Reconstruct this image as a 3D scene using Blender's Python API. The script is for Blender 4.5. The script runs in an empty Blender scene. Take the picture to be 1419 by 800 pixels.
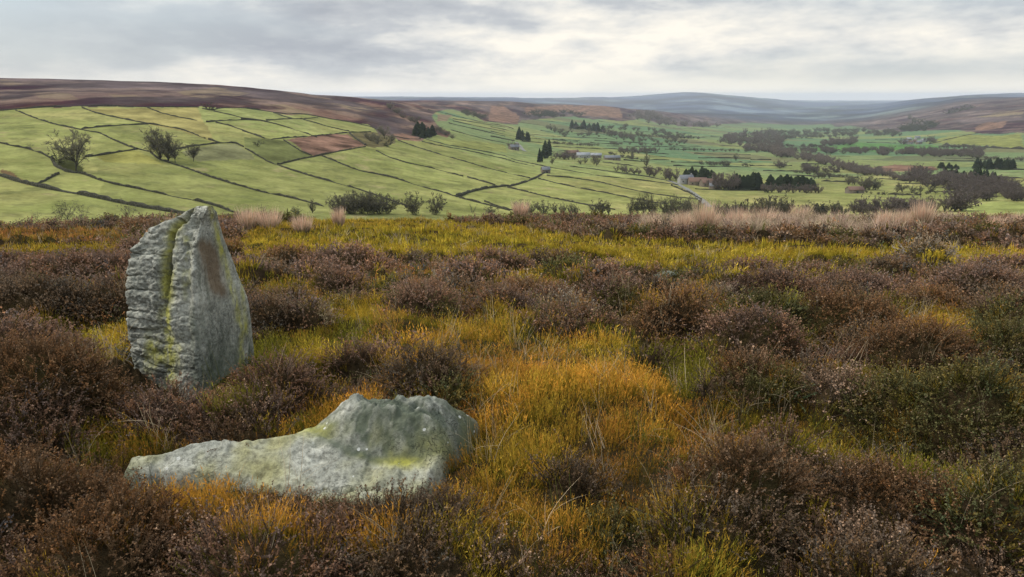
import bpy, math, random
import numpy as np
from math import radians, sin, cos, tan, atan, atan2, pi

rng = np.random.default_rng(7)
random.seed(7)
scene = bpy.context.scene
COL = scene.collection

# ------------------------------------------------------------------ camera model
F, UC, VC = 1000.0, 709.5, 400.0          # focal length and centre in photo pixels (1419 x 800)
H = 1.75                                   # eye height over the moor
PITCH = radians(14.95)
cp, sp = cos(PITCH), sin(PITCH)

def project(x, y, z):
    zc = np.maximum(y * cp - (z - H) * sp, 0.05)
    return UC + F * x / zc, VC - F * (y * sp + (z - H) * cp) / zc

def ray(u, v):
    """azimuth from +Y (radians) and slope dz/dhorizontal of the line of sight"""
    a = (np.asarray(u, float) - UC) / F
    b = (VC - np.asarray(v, float)) / F
    fy = cp + b * sp
    return np.arctan2(a, fy), (-sp + b * cp) / np.hypot(a, fy)

cam_d = bpy.data.cameras.new('camera')
cam = bpy.data.objects.new('camera', cam_d)
COL.objects.link(cam)
cam.location = (0, 0, H)
cam.rotation_euler = (pi / 2 - PITCH, 0, 0)
cam_d.sensor_width = 36.0
cam_d.lens = 36.0 * F / 1419.0
cam_d.clip_start = 0.05
cam_d.clip_end = 90000.0
scene.camera = cam

# ------------------------------------------------------------------ numeric helpers
def _hash(ix, iy, iz, seed):
    h = (ix.astype(np.int64) * 374761393 + iy.astype(np.int64) * 668265263 + iz.astype(np.int64) * 2147483647 + seed * 1274126177) & 0xffffffff
    h = ((h ^ (h >> 13)) * 1274126177) & 0xffffffff
    h = ((h ^ (h >> 16)) * 2246822519) & 0xffffffff
    return ((h ^ (h >> 15)) & 0xffffff).astype(np.float64) / 0xffffff

def vnoise(x, y, z=None, seed=0):
    x = np.asarray(x, float); y = np.asarray(y, float)
    z = np.zeros_like(x) if z is None else np.asarray(z, float)
    ix, iy, iz = np.floor(x), np.floor(y), np.floor(z)
    fx, fy, fz = x - ix, y - iy, z - iz
    fx = fx * fx * (3 - 2 * fx); fy = fy * fy * (3 - 2 * fy); fz = fz * fz * (3 - 2 * fz)
    r = 0
    for dx in (0, 1):
        for dy in (0, 1):
            for dz in (0, 1):
                w = (fx if dx else 1 - fx) * (fy if dy else 1 - fy) * (fz if dz else 1 - fz)
                r = r + w * _hash(ix + dx, iy + dy, iz + dz, seed)
    return r * 2 - 1

def fbm(x, y, z=None, seed=0, oct=4, gain=0.5, lac=2.03):
    a, s, t = 1.0, 0.0, 0.0
    z = None if z is None else np.asarray(z, float)
    for o in range(oct):
        k = lac ** o
        s = s + a * vnoise(np.asarray(x) * k + 17.3 * o, np.asarray(y) * k - 9.1 * o, None if z is None else z * k, seed + o * 13)
        t += a; a *= gain
    return s / t

def sstep(a, b, x):
    t = np.clip((np.asarray(x, float) - a) / (b - a), 0, 1)
    return t * t * (3 - 2 * t)

def inpoly(px, py, poly):
    px = np.asarray(px, float); py = np.asarray(py, float)
    inside = np.zeros(px.shape, bool)
    n = len(poly)
    for i in range(n):
        x0, y0 = poly[i]; x1, y1 = poly[(i + 1) % n]
        if y0 == y1: continue
        c = ((y0 > py) != (y1 > py)) & (px < (x1 - x0) * (py - y0) / (y1 - y0) + x0)
        inside ^= c
    return inside

def gblur(A, sig, axis):
    n = int(3 * sig) + 1
    k = np.exp(-0.5 * (np.arange(-n, n + 1) / sig) ** 2); k /= k.sum()
    pad = [(0, 0)] * A.ndim; pad[axis] = (n, n)
    B = np.pad(A, pad, mode='edge')
    return np.apply_along_axis(lambda m: np.convolve(m, k, mode='valid'), axis, B)

# ------------------------------------------------------------------ object helpers
def link(o):
    COL.objects.link(o); return o

def mesh_np(name, V, faces, mat=None, parent=None, colors=None, face_colors=None, floats=None, smooth=False, mat_idx=None):
    """faces: int array (n,3) or (n,4), or a list of such arrays"""
    me = bpy.data.meshes.new(name)
    V = np.ascontiguousarray(V, dtype=np.float32)
    fl = faces if isinstance(faces, list) else [faces]
    fl = [np.asarray(f, dtype=np.int32) for f in fl if len(f)]
    me.vertices.add(len(V)); me.vertices.foreach_set('co', V.ravel())
    loops = np.concatenate([f.ravel() for f in fl])
    tot = np.concatenate([np.full(len(f), f.shape[1], np.int32) for f in fl])
    start = np.concatenate([[0], np.cumsum(tot)[:-1]]).astype(np.int32)
    me.loops.add(len(loops)); me.loops.foreach_set('vertex_index', loops)
    me.polygons.add(len(tot)); me.polygons.foreach_set('loop_start', start)
    try: me.polygons.foreach_set('loop_total', tot)
    except Exception: pass
    if colors is not None:
        a = me.attributes.new('col', 'FLOAT_COLOR', 'POINT')
        c = np.ones((len(V), 4), np.float32); c[:, :3] = colors
        a.data.foreach_set('color', c.ravel())
    if face_colors is not None:
        a = me.attributes.new('col', 'FLOAT_COLOR', 'FACE')
        c = np.ones((len(tot), 4), np.float32); c[:, :3] = face_colors
        a.data.foreach_set('color', c.ravel())
    for k, arr in (floats or {}).items():
        a = me.attributes.new(k, 'FLOAT', 'POINT')
        a.data.foreach_set('value', np.ascontiguousarray(arr, dtype=np.float32))
    me.update(calc_edges=True)
    if smooth:
        me.polygons.foreach_set('use_smooth', np.ones(len(tot), bool))
    for m in (mat if isinstance(mat, (list, tuple)) else [mat] if mat else []):
        me.materials.append(m)
    if mat_idx is not None:
        me.polygons.foreach_set('material_index', np.asarray(mat_idx, np.int32))
    o = bpy.data.objects.new(name, me)
    link(o)
    if parent is not None: o.parent = parent
    return o

def tris_obj(name, T, C, mat, parent=None):
    """triangle soup: T (n,3,3), one colour per triangle"""
    n = len(T)
    return mesh_np(name, T.reshape(-1, 3), np.arange(3 * n, dtype=np.int32).reshape(-1, 3), mat, parent, face_colors=C)

def tag(o, label=None, cat=None, group=None, kind=None):
    if label: o['label'] = label
    if cat: o['category'] = cat
    if group: o['group'] = group
    if kind: o['kind'] = kind
    return o

def empty(name, loc, rz=0.0, sc=1.0):
    o = bpy.data.objects.new(name, None)
    o.empty_display_size = 0.3
    link(o); o.location = loc; o.rotation_euler = (0, 0, rz); o.scale = (sc, sc, sc)
    return o

def copy_tree(o):
    c = o.copy(); link(c)
    for ch in list(o.children):
        d = ch.copy(); link(d); d.parent = c
        for g in list(ch.children):
            e = g.copy(); link(e); e.parent = d
    return c

def tube(path, radii, sides=6, cap=True):
    """tapered tube along a polyline -> V, quads"""
    P = np.asarray(path, float); R = np.asarray(radii, float)
    n = len(P)
    T = np.gradient(P, axis=0); T /= np.linalg.norm(T, axis=1)[:, None] + 1e-9
    ref = np.array([0.0, 0, 1]) if abs(T[0][2]) < 0.9 else np.array([1.0, 0, 0])
    A = np.cross(T, ref); A /= np.linalg.norm(A, axis=1)[:, None] + 1e-9
    B = np.cross(T, A)
    th = np.arange(sides) / sides * 2 * pi
    V = P[:, None] + R[:, None, None] * (A[:, None] * np.cos(th)[None, :, None] + B[:, None] * np.sin(th)[None, :, None])
    i = np.arange(n - 1)[:, None] * sides; j = np.arange(sides)[None]; k = (j + 1) % sides
    Q = np.stack([i + j, i + k, i + sides + k, i + sides + j], -1).reshape(-1, 4)
    return V.reshape(-1, 3), Q

class MB:
    def __init__(s): s.V = []; s.F = []; s.n = 0
    def add(s, V, Q):
        s.V.append(np.asarray(V, float)); s.F.append(np.asarray(Q) + s.n); s.n += len(V)
    def box(s, c, d):
        c = np.asarray(c, float); d = np.asarray(d, float) / 2
        V = [c + d * np.array([sx, sy, sz]) for sx in (-1, 1) for sy in (-1, 1) for sz in (-1, 1)]
        s.add(V, [[0, 1, 3, 2], [4, 6, 7, 5], [0, 4, 5, 1], [2, 3, 7, 6], [0, 2, 6, 4], [1, 5, 7, 3]])
    def build(s, name, mat, parent=None, smooth=False):
        return mesh_np(name, np.concatenate(s.V), [f for f in s.F], mat, parent, smooth=smooth)

# ------------------------------------------------------------------ material helpers
def new_mat(name):
    m = bpy.data.materials.new(name); m.use_nodes = True
    nt = m.node_tree
    for n in list(nt.nodes): nt.nodes.remove(n)
    out = nt.nodes.new('ShaderNodeOutputMaterial')
    return m, nt, out

def N(nt, typ, ins=None, **props):
    n = nt.nodes.new(typ)
    for k, v in props.items(): setattr(n, k, v)
    for k, v in (ins or {}).items():
        if hasattr(v, 'is_linked'): nt.links.new(v, n.inputs[k])
        else: n.inputs[k].default_value = v
    return n

def ramp(nt, fac, stops):
    r = N(nt, 'ShaderNodeValToRGB', {0: fac})
    e = r.color_ramp.elements
    while len(e) < len(stops): e.new(0.5)
    for k, (p, c) in enumerate(stops):
        e[k].position = p; e[k].color = (*c, 1) if len(c) == 3 else c
    return r.outputs[0]

def mixc(nt, fac, a, b, mode='MIX'):
    m = N(nt, 'ShaderNodeMix', data_type='RGBA', blend_type=mode)
    for i, v in ((0, fac), (6, a), (7, b)):
        if hasattr(v, 'is_linked'): nt.links.new(v, m.inputs[i])
        else: m.inputs[i].default_value = (*v, 1) if isinstance(v, (tuple, list)) and len(v) == 3 else v
    return m.outputs[2]

def math_n(nt, op, a, b=0.0, clamp=False):
    m = N(nt, 'ShaderNodeMath', {0: a, 1: b}, operation=op, use_clamp=clamp)
    return m.outputs[0]

def noise_n(nt, vec, scale, detail=4, rough=0.55, dist=0.0):
    n = N(nt, 'ShaderNodeTexNoise', {'Scale': scale, 'Detail': detail, 'Roughness': rough, 'Distortion': dist})
    if vec is not None: nt.links.new(vec, n.inputs['Vector'])
    return n.outputs[0]

def leaf_mat(name, transl=0.25, gloss=0.0):
    m, nt, out = new_mat(name)
    at = N(nt, 'ShaderNodeAttribute', attribute_name='col')
    d = N(nt, 'ShaderNodeBsdfDiffuse', {'Color': at.outputs[0]})
    t = N(nt, 'ShaderNodeBsdfTranslucent', {'Color': at.outputs[0]})
    mx = N(nt, 'ShaderNodeMixShader', {0: transl, 1: d.outputs[0], 2: t.outputs[0]})
    nt.links.new(mx.outputs[0], out.inputs[0])
    return m

M_LEAF = leaf_mat('moor_foliage', 0.28)

def plain_mat(name, col, col2=None, scale=8.0, rough=0.9, bump=0.0):
    m, nt, out = new_mat(name)
    tc = N(nt, 'ShaderNodeTexCoord')
    nz = noise_n(nt, tc.outputs['Object'], scale, 5, 0.6)
    c2 = col2 or tuple(c * 0.6 for c in col)
    c = ramp(nt, nz, [(0.3, c2), (0.7, col)])
    b = N(nt, 'ShaderNodeBsdfPrincipled', {'Base Color': c, 'Roughness': rough})
    b.inputs['Specular IOR Level'].default_value = 0.2
    if bump:
        bm = N(nt, 'ShaderNodeBump', {'Strength': 0.6, 'Distance': bump, 'Height': nz})
        nt.links.new(bm.outputs[0], b.inputs['Normal'])
    nt.links.new(b.outputs[0], out.inputs[0])
    return m

# ------------------------------------------------------------------ zoom frames used while tracing the photo
def Z1(p): return [(0.2875 * x, 90 + 0.2875 * y) for x, y in p]
def Z2(p): return [(340 + 0.2875 * x, 90 + 0.2875 * y) for x, y in p]
def Z3(p): return [(680 + 0.2875 * x, 90 + 0.2875 * y) for x, y in p]
def Z4(p): return [(1040 + 0.2876 * x, 90 + 0.2876 * y) for x, y in p]
# ------------------------------------------------------------------ sky, sun, view
SUN_AZ, SUN_EL = radians(-84), radians(48)       # azimuth from +Y towards +X
w = bpy.data.worlds.new('World'); scene.world = w; w.use_nodes = True
nt = w.node_tree
for n in list(nt.nodes): nt.nodes.remove(n)
wout = N(nt, 'ShaderNodeOutputWorld')
sky = N(nt, 'ShaderNodeTexSky', sky_type='NISHITA')
sky.sun_disc = False; sky.sun_elevation = SUN_EL; sky.sun_rotation = SUN_AZ
sky.air_density = 1.0; sky.dust_density = 2.0; sky.ozone_density = 1.0
tc = N(nt, 'ShaderNodeTexCoord')
dirv = tc.outputs['Generated']
sepd = N(nt, 'ShaderNodeSeparateXYZ', {0: dirv})
az = math_n(nt, 'ARCTAN2', sepd.outputs[0], sepd.outputs[1])
el = math_n(nt, 'ARCSINE', sepd.outputs[2])
def cl(ax, ex, ox, oz, detail, rough, dist):
    cx = math_n(nt, 'MULTIPLY', az, ax); cz = math_n(nt, 'MULTIPLY', el, ex)
    c = N(nt, 'ShaderNodeCombineXYZ', {0: cx, 1: ox, 2: cz})
    c2 = N(nt, 'ShaderNodeVectorMath', {0: c.outputs[0], 1: (ox, 0, oz)}, operation='ADD')
    return noise_n(nt, c2.outputs[0], 1.0, detail, rough, dist)
n1 = cl(2.9, 16.5, 3.1, 1.4, 6, 0.55, 0.25)       # long banks of cloud
n2 = cl(11.0, 30.0, 8.7, 0.3, 6, 0.6, 0.1)        # small puffs
n3 = cl(1.1, 5.0, 5.5, 7.7, 3, 0.5, 0.0)         # large areas
# brighter, thinner cloud ahead and to the right; heavier grey to the left
azn = N(nt, 'ShaderNodeMapRange', {0: az, 1: -0.62, 2: 0.05, 3: -0.17, 4: 0.035}, interpolation_type='SMOOTHSTEP').outputs[0]
s = math_n(nt, 'ADD', math_n(nt, 'MULTIPLY', n1, 0.62), math_n(nt, 'MULTIPLY', n2, 0.38))
s = math_n(nt, 'ADD', math_n(nt, 'MULTIPLY', math_n(nt, 'SUBTRACT', s, 0.5), 1.55), 0.5)
s = math_n(nt, 'ADD', s, azn)
lowb = N(nt, 'ShaderNodeMapRange', {0: el, 1: 0.0, 2: 0.05, 3: 0.10, 4: 0.0}).outputs[0]
s = math_n(nt, 'ADD', s, lowb)
cloud = ramp(nt, s, [(0.26, (0.238, 0.254, 0.280)), (0.42, (0.312, 0.325, 0.341)), (0.52, (0.425, 0.423, 0.411)), (0.66, (0.565, 0.534, 0.476))])
blue = mixc(nt, 1.0, sky.outputs[0], (0.065, 0.065, 0.065), 'MULTIPLY')
blue = mixc(nt, 0.55, blue, (0.374, 0.416, 0.453))
# thin gaps high on the right
azr = N(nt, 'ShaderNodeMapRange', {0: az, 1: 0.15, 2: 0.6, 3: 0.0, 4: 0.30}, interpolation_type='SMOOTHSTEP').outputs[0]
elr = N(nt, 'ShaderNodeMapRange', {0: el, 1: 0.06, 2: 0.13, 3: 0.0, 4: 1.0}, interpolation_type='SMOOTHSTEP').outputs[0]
gap = math_n(nt, 'MULTIPLY', azr, elr)
gap = math_n(nt, 'ADD', gap, N(nt, 'ShaderNodeMapRange', {0: n3, 1: 0.5, 2: 0.68, 3: 0.0, 4: 0.6}).outputs[0])
gap = math_n(nt, 'MULTIPLY', gap, 1.8, True)
skyc = mixc(nt, gap, cloud, blue)
# an overcast sky is about three times brighter overhead than at the horizon
ov = N(nt, 'ShaderNodeMapRange', {0: el, 1: 0.16, 2: 0.9, 3: 1.0, 4: 1.95}, interpolation_type='SMOOTHSTEP').outputs[0]
hz_ = N(nt, 'ShaderNodeMapRange', {0: el, 1: 0.0, 2: 0.035, 3: 0.65, 4: 0.0}, interpolation_type='SMOOTHSTEP').outputs[0]
skyc = mixc(nt, hz_, skyc, (0.617, 0.58, 0.50))
skyc = mixc(nt, 1.0, skyc, N(nt, 'ShaderNodeCombineXYZ', {0: ov, 1: ov, 2: ov}).outputs[0], 'MULTIPLY')
bg = N(nt, 'ShaderNodeBackground', {'Color': skyc, 'Strength': 1.0})
nt.links.new(bg.outputs[0], wout.inputs[0])

sd = bpy.data.lights.new('sun', 'SUN'); sd.energy = 1.5; sd.angle = radians(11); sd.color = (1.0, 0.94, 0.85)
so = link(bpy.data.objects.new('sun', sd))
from mathutils import Vector
sdir = Vector((sin(SUN_AZ) * cos(SUN_EL), cos(SUN_AZ) * cos(SUN_EL), sin(SUN_EL)))
so.rotation_euler = sdir.to_track_quat('Z', 'Y').to_euler()
so.location = (0, 0, 60)

vs = scene.view_settings
scene.display_settings.display_device = 'sRGB'
vs.view_transform = 'Standard'; vs.look = 'None'; vs.exposure = 0.90; vs.gamma = 1.0; vs.use_curve_mapping = False
cy = scene.cycles
cy.max_bounces = 5; cy.diffuse_bounces = 2; cy.glossy_bounces = 1; cy.transmission_bounces = 2; cy.transparent_max_bounces = 6
cy.volume_bounces = 1
cy.use_denoising = True
try: cy.denoiser = 'OPENIMAGEDENOISE'; cy.denoising_prefilter = 'ACCURATE'; cy.denoising_input_passes = 'RGB_ALBEDO_NORMAL'
except Exception: pass
cy.use_adaptive_sampling = True; cy.adaptive_threshold = 0.008
# ------------------------------------------------------------------ valley relief
# for columns across the view: distance (m) -> the row at which that ground stands in the eye's view
COLS = {
 -420: [(60,420),(200,320),(240,303),(310,250),(420,200),(600,155),(780,128),(1150,104),(1800,116),(6000,132),(30000,136)],
    0: [(60,420),(200,322),(235,305),(310,250),(410,200),(590,152),(770,130),(1100,107.5),(1700,118),(6000,132),(30000,136)],
  120: [(60,420),(200,322),(240,305),(310,250),(410,202),(590,149),(770,130),(1100,109),(1700,120),(6000,132),(30000,136)],
  230: [(60,420),(200,320),(245,302),(320,250),(430,200),(610,150),(780,132),(1130,112),(1800,122),(6000,132),(30000,136)],
  330: [(60,420),(210,318),(255,298),(340,250),(470,200),(640,158),(810,138),(1180,119),(1900,128),(6000,134),(30000,136)],
  420: [(60,420),(210,318),(262,296),(360,250),(520,202),(680,168),(860,148),(1300,128),(2000,134),(6000,137),(30000,136)],
  500: [(60,420),(220,318),(280,294),(390,250),(570,202),(740,178),(950,158),(1550,134),(2200,139),(7000,140),(12000,134.5),(30000,137)],
  560: [(60,420),(225,318),(290,294),(410,250),(600,208),(800,185),(1050,165),(1700,142),(2500,140),(7000,141),(12000,134.5),(30000,137)],
  620: [(60,420),(235,318),(305,294),(440,252),(640,214),(900,190),(1250,172),(1900,155),(3000,139),(4500,142),(12000,135),(30000,137)],
  720: [(60,420),(250,318),(330,295),(450,265),(620,236),(850,215),(1200,196),(1800,177),(2400,164),(3400,140),(5000,146),(12000,137),(30000,138)],
  790: [(60,420),(260,318),(350,295),(480,266),(640,241),(870,221),(1200,205),(1750,187),(2400,171),(3300,158),(4000,143.5),(6000,150),(13000,136.8),(30000,138)],
  860: [(60,420),(270,318),(375,295),(500,268),(660,245),(880,227),(1200,210),(1750,191),(2400,176),(3200,163),(4200,147),(6000,156),(9500,150),(13500,134),(30000,138)],
  910: [(60,420),(275,318),(390,295),(520,270),(690,248),(930,228),(1280,210),(1850,192),(2500,180),(3500,168),(4600,153),(6500,160),(9500,150),(14000,130.5),(30000,138)],
  965: [(60,420),(280,318),(410,295),(550,270),(740,248),(1020,228),(1420,210),(2100,193),(3000,181),(4300,171),(5500,162),(7500,156),(14000,127.5),(30000,138)],
 1040: [(60,420),(285,318),(430,295),(590,270),(800,248),(1120,228),(1580,210),(2250,196),(3100,186),(4300,177),(6000,167),(9000,153),(14000,135.5),(30000,139)],
 1110: [(60,420),(290,318),(440,295),(610,270),(830,248),(1160,228),(1640,210),(2300,197),(3100,188),(4300,179),(6000,170),(9500,155),(15000,143.2),(30000,139.5)],
 1200: [(60,420),(290,318),(445,295),(610,270),(830,248),(1160,228),(1640,210),(2250,198),(2900,189),(4000,179),(5600,169),(9000,153),(12500,145),(30000,139.5)],
 1260: [(60,420),(290,318),(445,295),(610,270),(830,248),(1160,228),(1620,210),(2150,199),(2700,188),(3500,176),(4700,162),(7500,145),(9000,137.5),(15000,142),(30000,139)],
 1330: [(60,420),(285,318),(440,295),(600,270),(810,249),(1120,229),(1550,212),(2000,199),(2450,186),(3000,172),(3700,157),(5000,143),(6200,136),(9000,139),(12000,130.8),(30000,138)],
 1419: [(60,420),(280,318),(435,295),(590,270),(790,250),(1080,231),(1480,213),(1850,199),(2250,184),(2700,168),(3300,152),(4400,139),(5200,134.5),(8000,137),(12000,130.2),(30000,138)],
 1760: [(60,420),(280,318),(430,295),(580,270),(770,250),(1040,231),(1400,213),(1750,196),(2100,178),(2500,160),(3000,144),(4000,130),(4700,126),(8000,136),(12000,131),(30000,138)],
}
LR = np.linspace(math.log(55), math.log(30000), 420)
_us = sorted(COLS)
_azs, _rows = [], []
for u_ in _us:
    d_ = np.array([math.log(a) for a, b in COLS[u_]]); v_ = np.array([b for a, b in COLS[u_]], float)
    a_, t_ = ray(np.full(len(v_), float(u_)), v_)
    _azs.append(float(ray(float(u_), 200.0)[0]))
    _rows.append(gblur(np.interp(LR, d_, t_), 2.5, 0))
AZG = np.linspace(radians(-63), radians(63), 505)
_rows = np.array(_rows)
ETAB = np.array([np.interp(AZG, _azs, _rows[:, k]) for k in range(len(LR))]).T       # (az, lr)
ETAB = gblur(ETAB, 3.5, 0)

def _bil(az, lr):
    fa = np.clip((az - AZG[0]) / (AZG[1] - AZG[0]), 0, len(AZG) - 1.001)
    fr = np.clip((lr - LR[0]) / (LR[1] - LR[0]), 0, len(LR) - 1.001)
    ia, ir = fa.astype(int), fr.astype(int); fa = fa - ia; fr = fr - ir
    return (ETAB[ia, ir] * (1 - fa) * (1 - fr) + ETAB[ia + 1, ir] * fa * (1 - fr) + ETAB[ia, ir + 1] * (1 - fa) * fr + ETAB[ia + 1, ir + 1] * fa * fr)

def valley_z(x, y):
    r = np.hypot(x, y); az = np.arctan2(x, y)
    z = H + r * _bil(az, np.log(np.maximum(r, 50)))
    amp = np.clip((r - 120) / 400, 0, 1)
    z = z + amp * (2.2 * fbm(x / 130, y / 130, seed=3, oct=3) + 0.5 * fbm(x / 22, y / 22, seed=5, oct=2))
    far = np.clip((r - 2500) / 4000, 0, 1)
    return z + far * (34 * fbm(x / 1100, y / 1100, seed=9, oct=5, gain=0.55))

# ------------------------------------------------------------------ the moor top around the eye
_my = np.array([-200, 0, 3.2, 4.3, 6, 8, 9.7, 12, 14, 18, 22, 25, 29, 33, 36, 40, 46, 55, 70])
_mz = np.array([0.0, 0, 0.0, -0.02, -0.22, -0.55, -0.84, -1.15, -1.38, -1.84, -2.32, -2.74, -3.30, -3.96, -4.7, -6.2, -9.6, -15.6, -26.5])
_yy = np.linspace(-200, 70, 5401)
_zz = gblur(np.interp(_yy, _my, _mz), 12, 0)

def moor_base(x, y):
    z = np.interp(y, _yy, _zz)
    left = sstep(-4, -26, x) * sstep(14, 30, y)
    z = z - 0.32 * left
    z = z + 0.10 * fbm(x / 3.1, y / 3.1, seed=21, oct=3) * sstep(1, 9, y) + 0.05 * fbm(x / 0.9, y / 0.9, seed=25, oct=2)
    z = z + 0.11 * fbm(x / 7.0, y / 5.0, seed=27, oct=2) * sstep(9, 18, y)
    return z

def moor_hit(u, v, lift=0.0):
    """where the line of sight through (u, v) first meets the moor surface raised by lift"""
    u = np.atleast_1d(np.asarray(u, float)); v = np.atleast_1d(np.asarray(v, float))
    az, t = ray(u, v)
    rs = np.geomspace(1.2, 48, 900)
    R = rs[None] + 0 * az[:, None]
    X = R * np.sin(az)[:, None]; Y = R * np.cos(az)[:, None]
    Z = moor_base(X.ravel(), Y.ravel()).reshape(X.shape) + lift
    below = (H + t[:, None] * R) <= Z
    k = np.where(below.any(1), below.argmax(1), len(rs) - 1)
    r = rs[k]
    return r * np.sin(az), r * np.cos(az)

_rs = np.geomspace(70, 29000, 1800)
def valley_hit(u, v):
    """where the line of sight through (u, v) first meets the valley relief: x, y, z, distance"""
    u = np.atleast_1d(np.asarray(u, float)); v = np.atleast_1d(np.asarray(v, float))
    az, t = ray(u, v)
    out = np.zeros(len(u))
    for i in range(0, len(u), 400):
        a = az[i:i + 400, None]; tt = t[i:i + 400, None]
        X = _rs[None] * np.sin(a); Y = _rs[None] * np.cos(a)
        Z = valley_z(X.ravel(), Y.ravel()).reshape(X.shape)
        below = (H + tt * _rs[None]) <= Z
        k = np.where(below.any(1), below.argmax(1), len(_rs) - 1)
        out[i:i + 400] = _rs[k]
    x = out * np.sin(az); y = out * np.cos(az)
    return x, y, valley_z(x, y), out

# ------------------------------------------------------------------ ground cover of the valley, as vertex colours; the far hills also hold painted haze blue
GRASS = np.array([0.222, 0.232, 0.078])
MOOR = np.array([0.052, 0.039, 0.040])
BRACK = np.array([0.150, 0.088, 0.062])
moor_left = [(-500,120),(-500,158)] + Z1([(0,222),(90,215),(200,207),(380,200),(700,203),(960,205),(1100,207),(1252,213)]) + Z2([(180,237),(300,240),(370,255),(450,268),(520,280),(600,298),(650,330),(700,340),(735,362),(850,362),(920,330),(985,350),(1000,330),(930,290),(900,250),(930,225),(1000,215),(1040,225),(1160,270),(1252,285)]) + Z3([(0,283),(130,290),(150,262),(250,255),(400,250),(500,262),(640,272),(720,250),(800,280),(900,292),(1000,300),(1100,290),(1252,280)]) + [(1060,80),(-500,80)]
moor_right = Z4([(420,300),(480,296),(560,310),(720,326),(900,318),(1010,318),(1100,332),(1318,328)]) + [(1900,188),(1900,60),(1160,60),(1120,150)]
brackens = [Z2([(205,362),(330,340),(500,330),(540,365),(575,390),(420,425),(325,440),(280,420)]),
            Z3([(0,195),(60,200),(140,250),(135,288),(0,268)]), Z3([(380,205),(520,195),(620,210),(640,255),(420,245)]), Z3([(150,200),(400,195),(400,225),(170,235)]),
            Z2([(700,330),(760,330),(830,350),(840,365),(740,362)]), Z4([(1100,300),(1150,275),(1250,270),(1230,300),(1100,318)]),
            Z4([(560,495),(700,480),(900,492),(910,510),(640,512)])]
pale_grass = [Z1([(0,70),(60,75),(140,110),(100,120),(0,90)]), Z1([(100,130),(330,138),(380,165),(200,160)]), Z1([(500,140),(700,150),(690,175),(560,165)]), Z1([(850,130),(1050,110),(1200,140),(1000,170)]), Z2([(100,195),(180,190),(330,235),(230,240),(140,215)]), Z2([(380,185),(560,195),(700,225),(600,235)]), Z4([(1100,250),(1200,225),(1318,215),(1318,250)])]
rough_fields = [(Z2([(0,345),(115,362),(185,365),(320,440),(155,480),(60,440),(0,400)]), (0.115,0.125,0.045)),
                (Z1([(870,412),(1050,385),(1135,380),(1250,452),(950,468)]), (0.135,0.135,0.065)),
                (Z1([(400,207),(960,207),(1050,375),(930,330),(720,287)]), (0.235,0.205,0.075)),
                (Z1([(250,455),(330,445),(400,500),(390,525),(270,495)]), (0.05,0.055,0.02)),
                (Z1([(450,440),(665,408),(790,480),(500,470)]), (0.215,0.205,0.06)),
                (Z1([(0,500),(60,520),(150,580),(0,535)]), (0.15,0.10,0.05)),
                (Z2([(500,330),(600,325),(700,330),(720,375),(620,400),(575,390)]), (0.10,0.085,0.04)),
                (Z2([(900,350),(1252,385),(1252,425),(1050,400)]), (0.175,0.185,0.06)),
                (Z2([(930,240),(1000,245),(990,275),(930,275)]), (0.16,0.12,0.075)),
                (Z4([(500,378),(880,390),(930,405),(600,420),(200,415)]), (0.075,0.155,0.045)),
                (Z4([(840,383),(960,345),(1318,335),(1318,405),(1000,385)]), (0.16,0.17,0.05)),
                (Z4([(1000,690),(1200,660),(1318,665),(1318,720),(1000,715)]), (0.215, 0.235, 0.075))]

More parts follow.
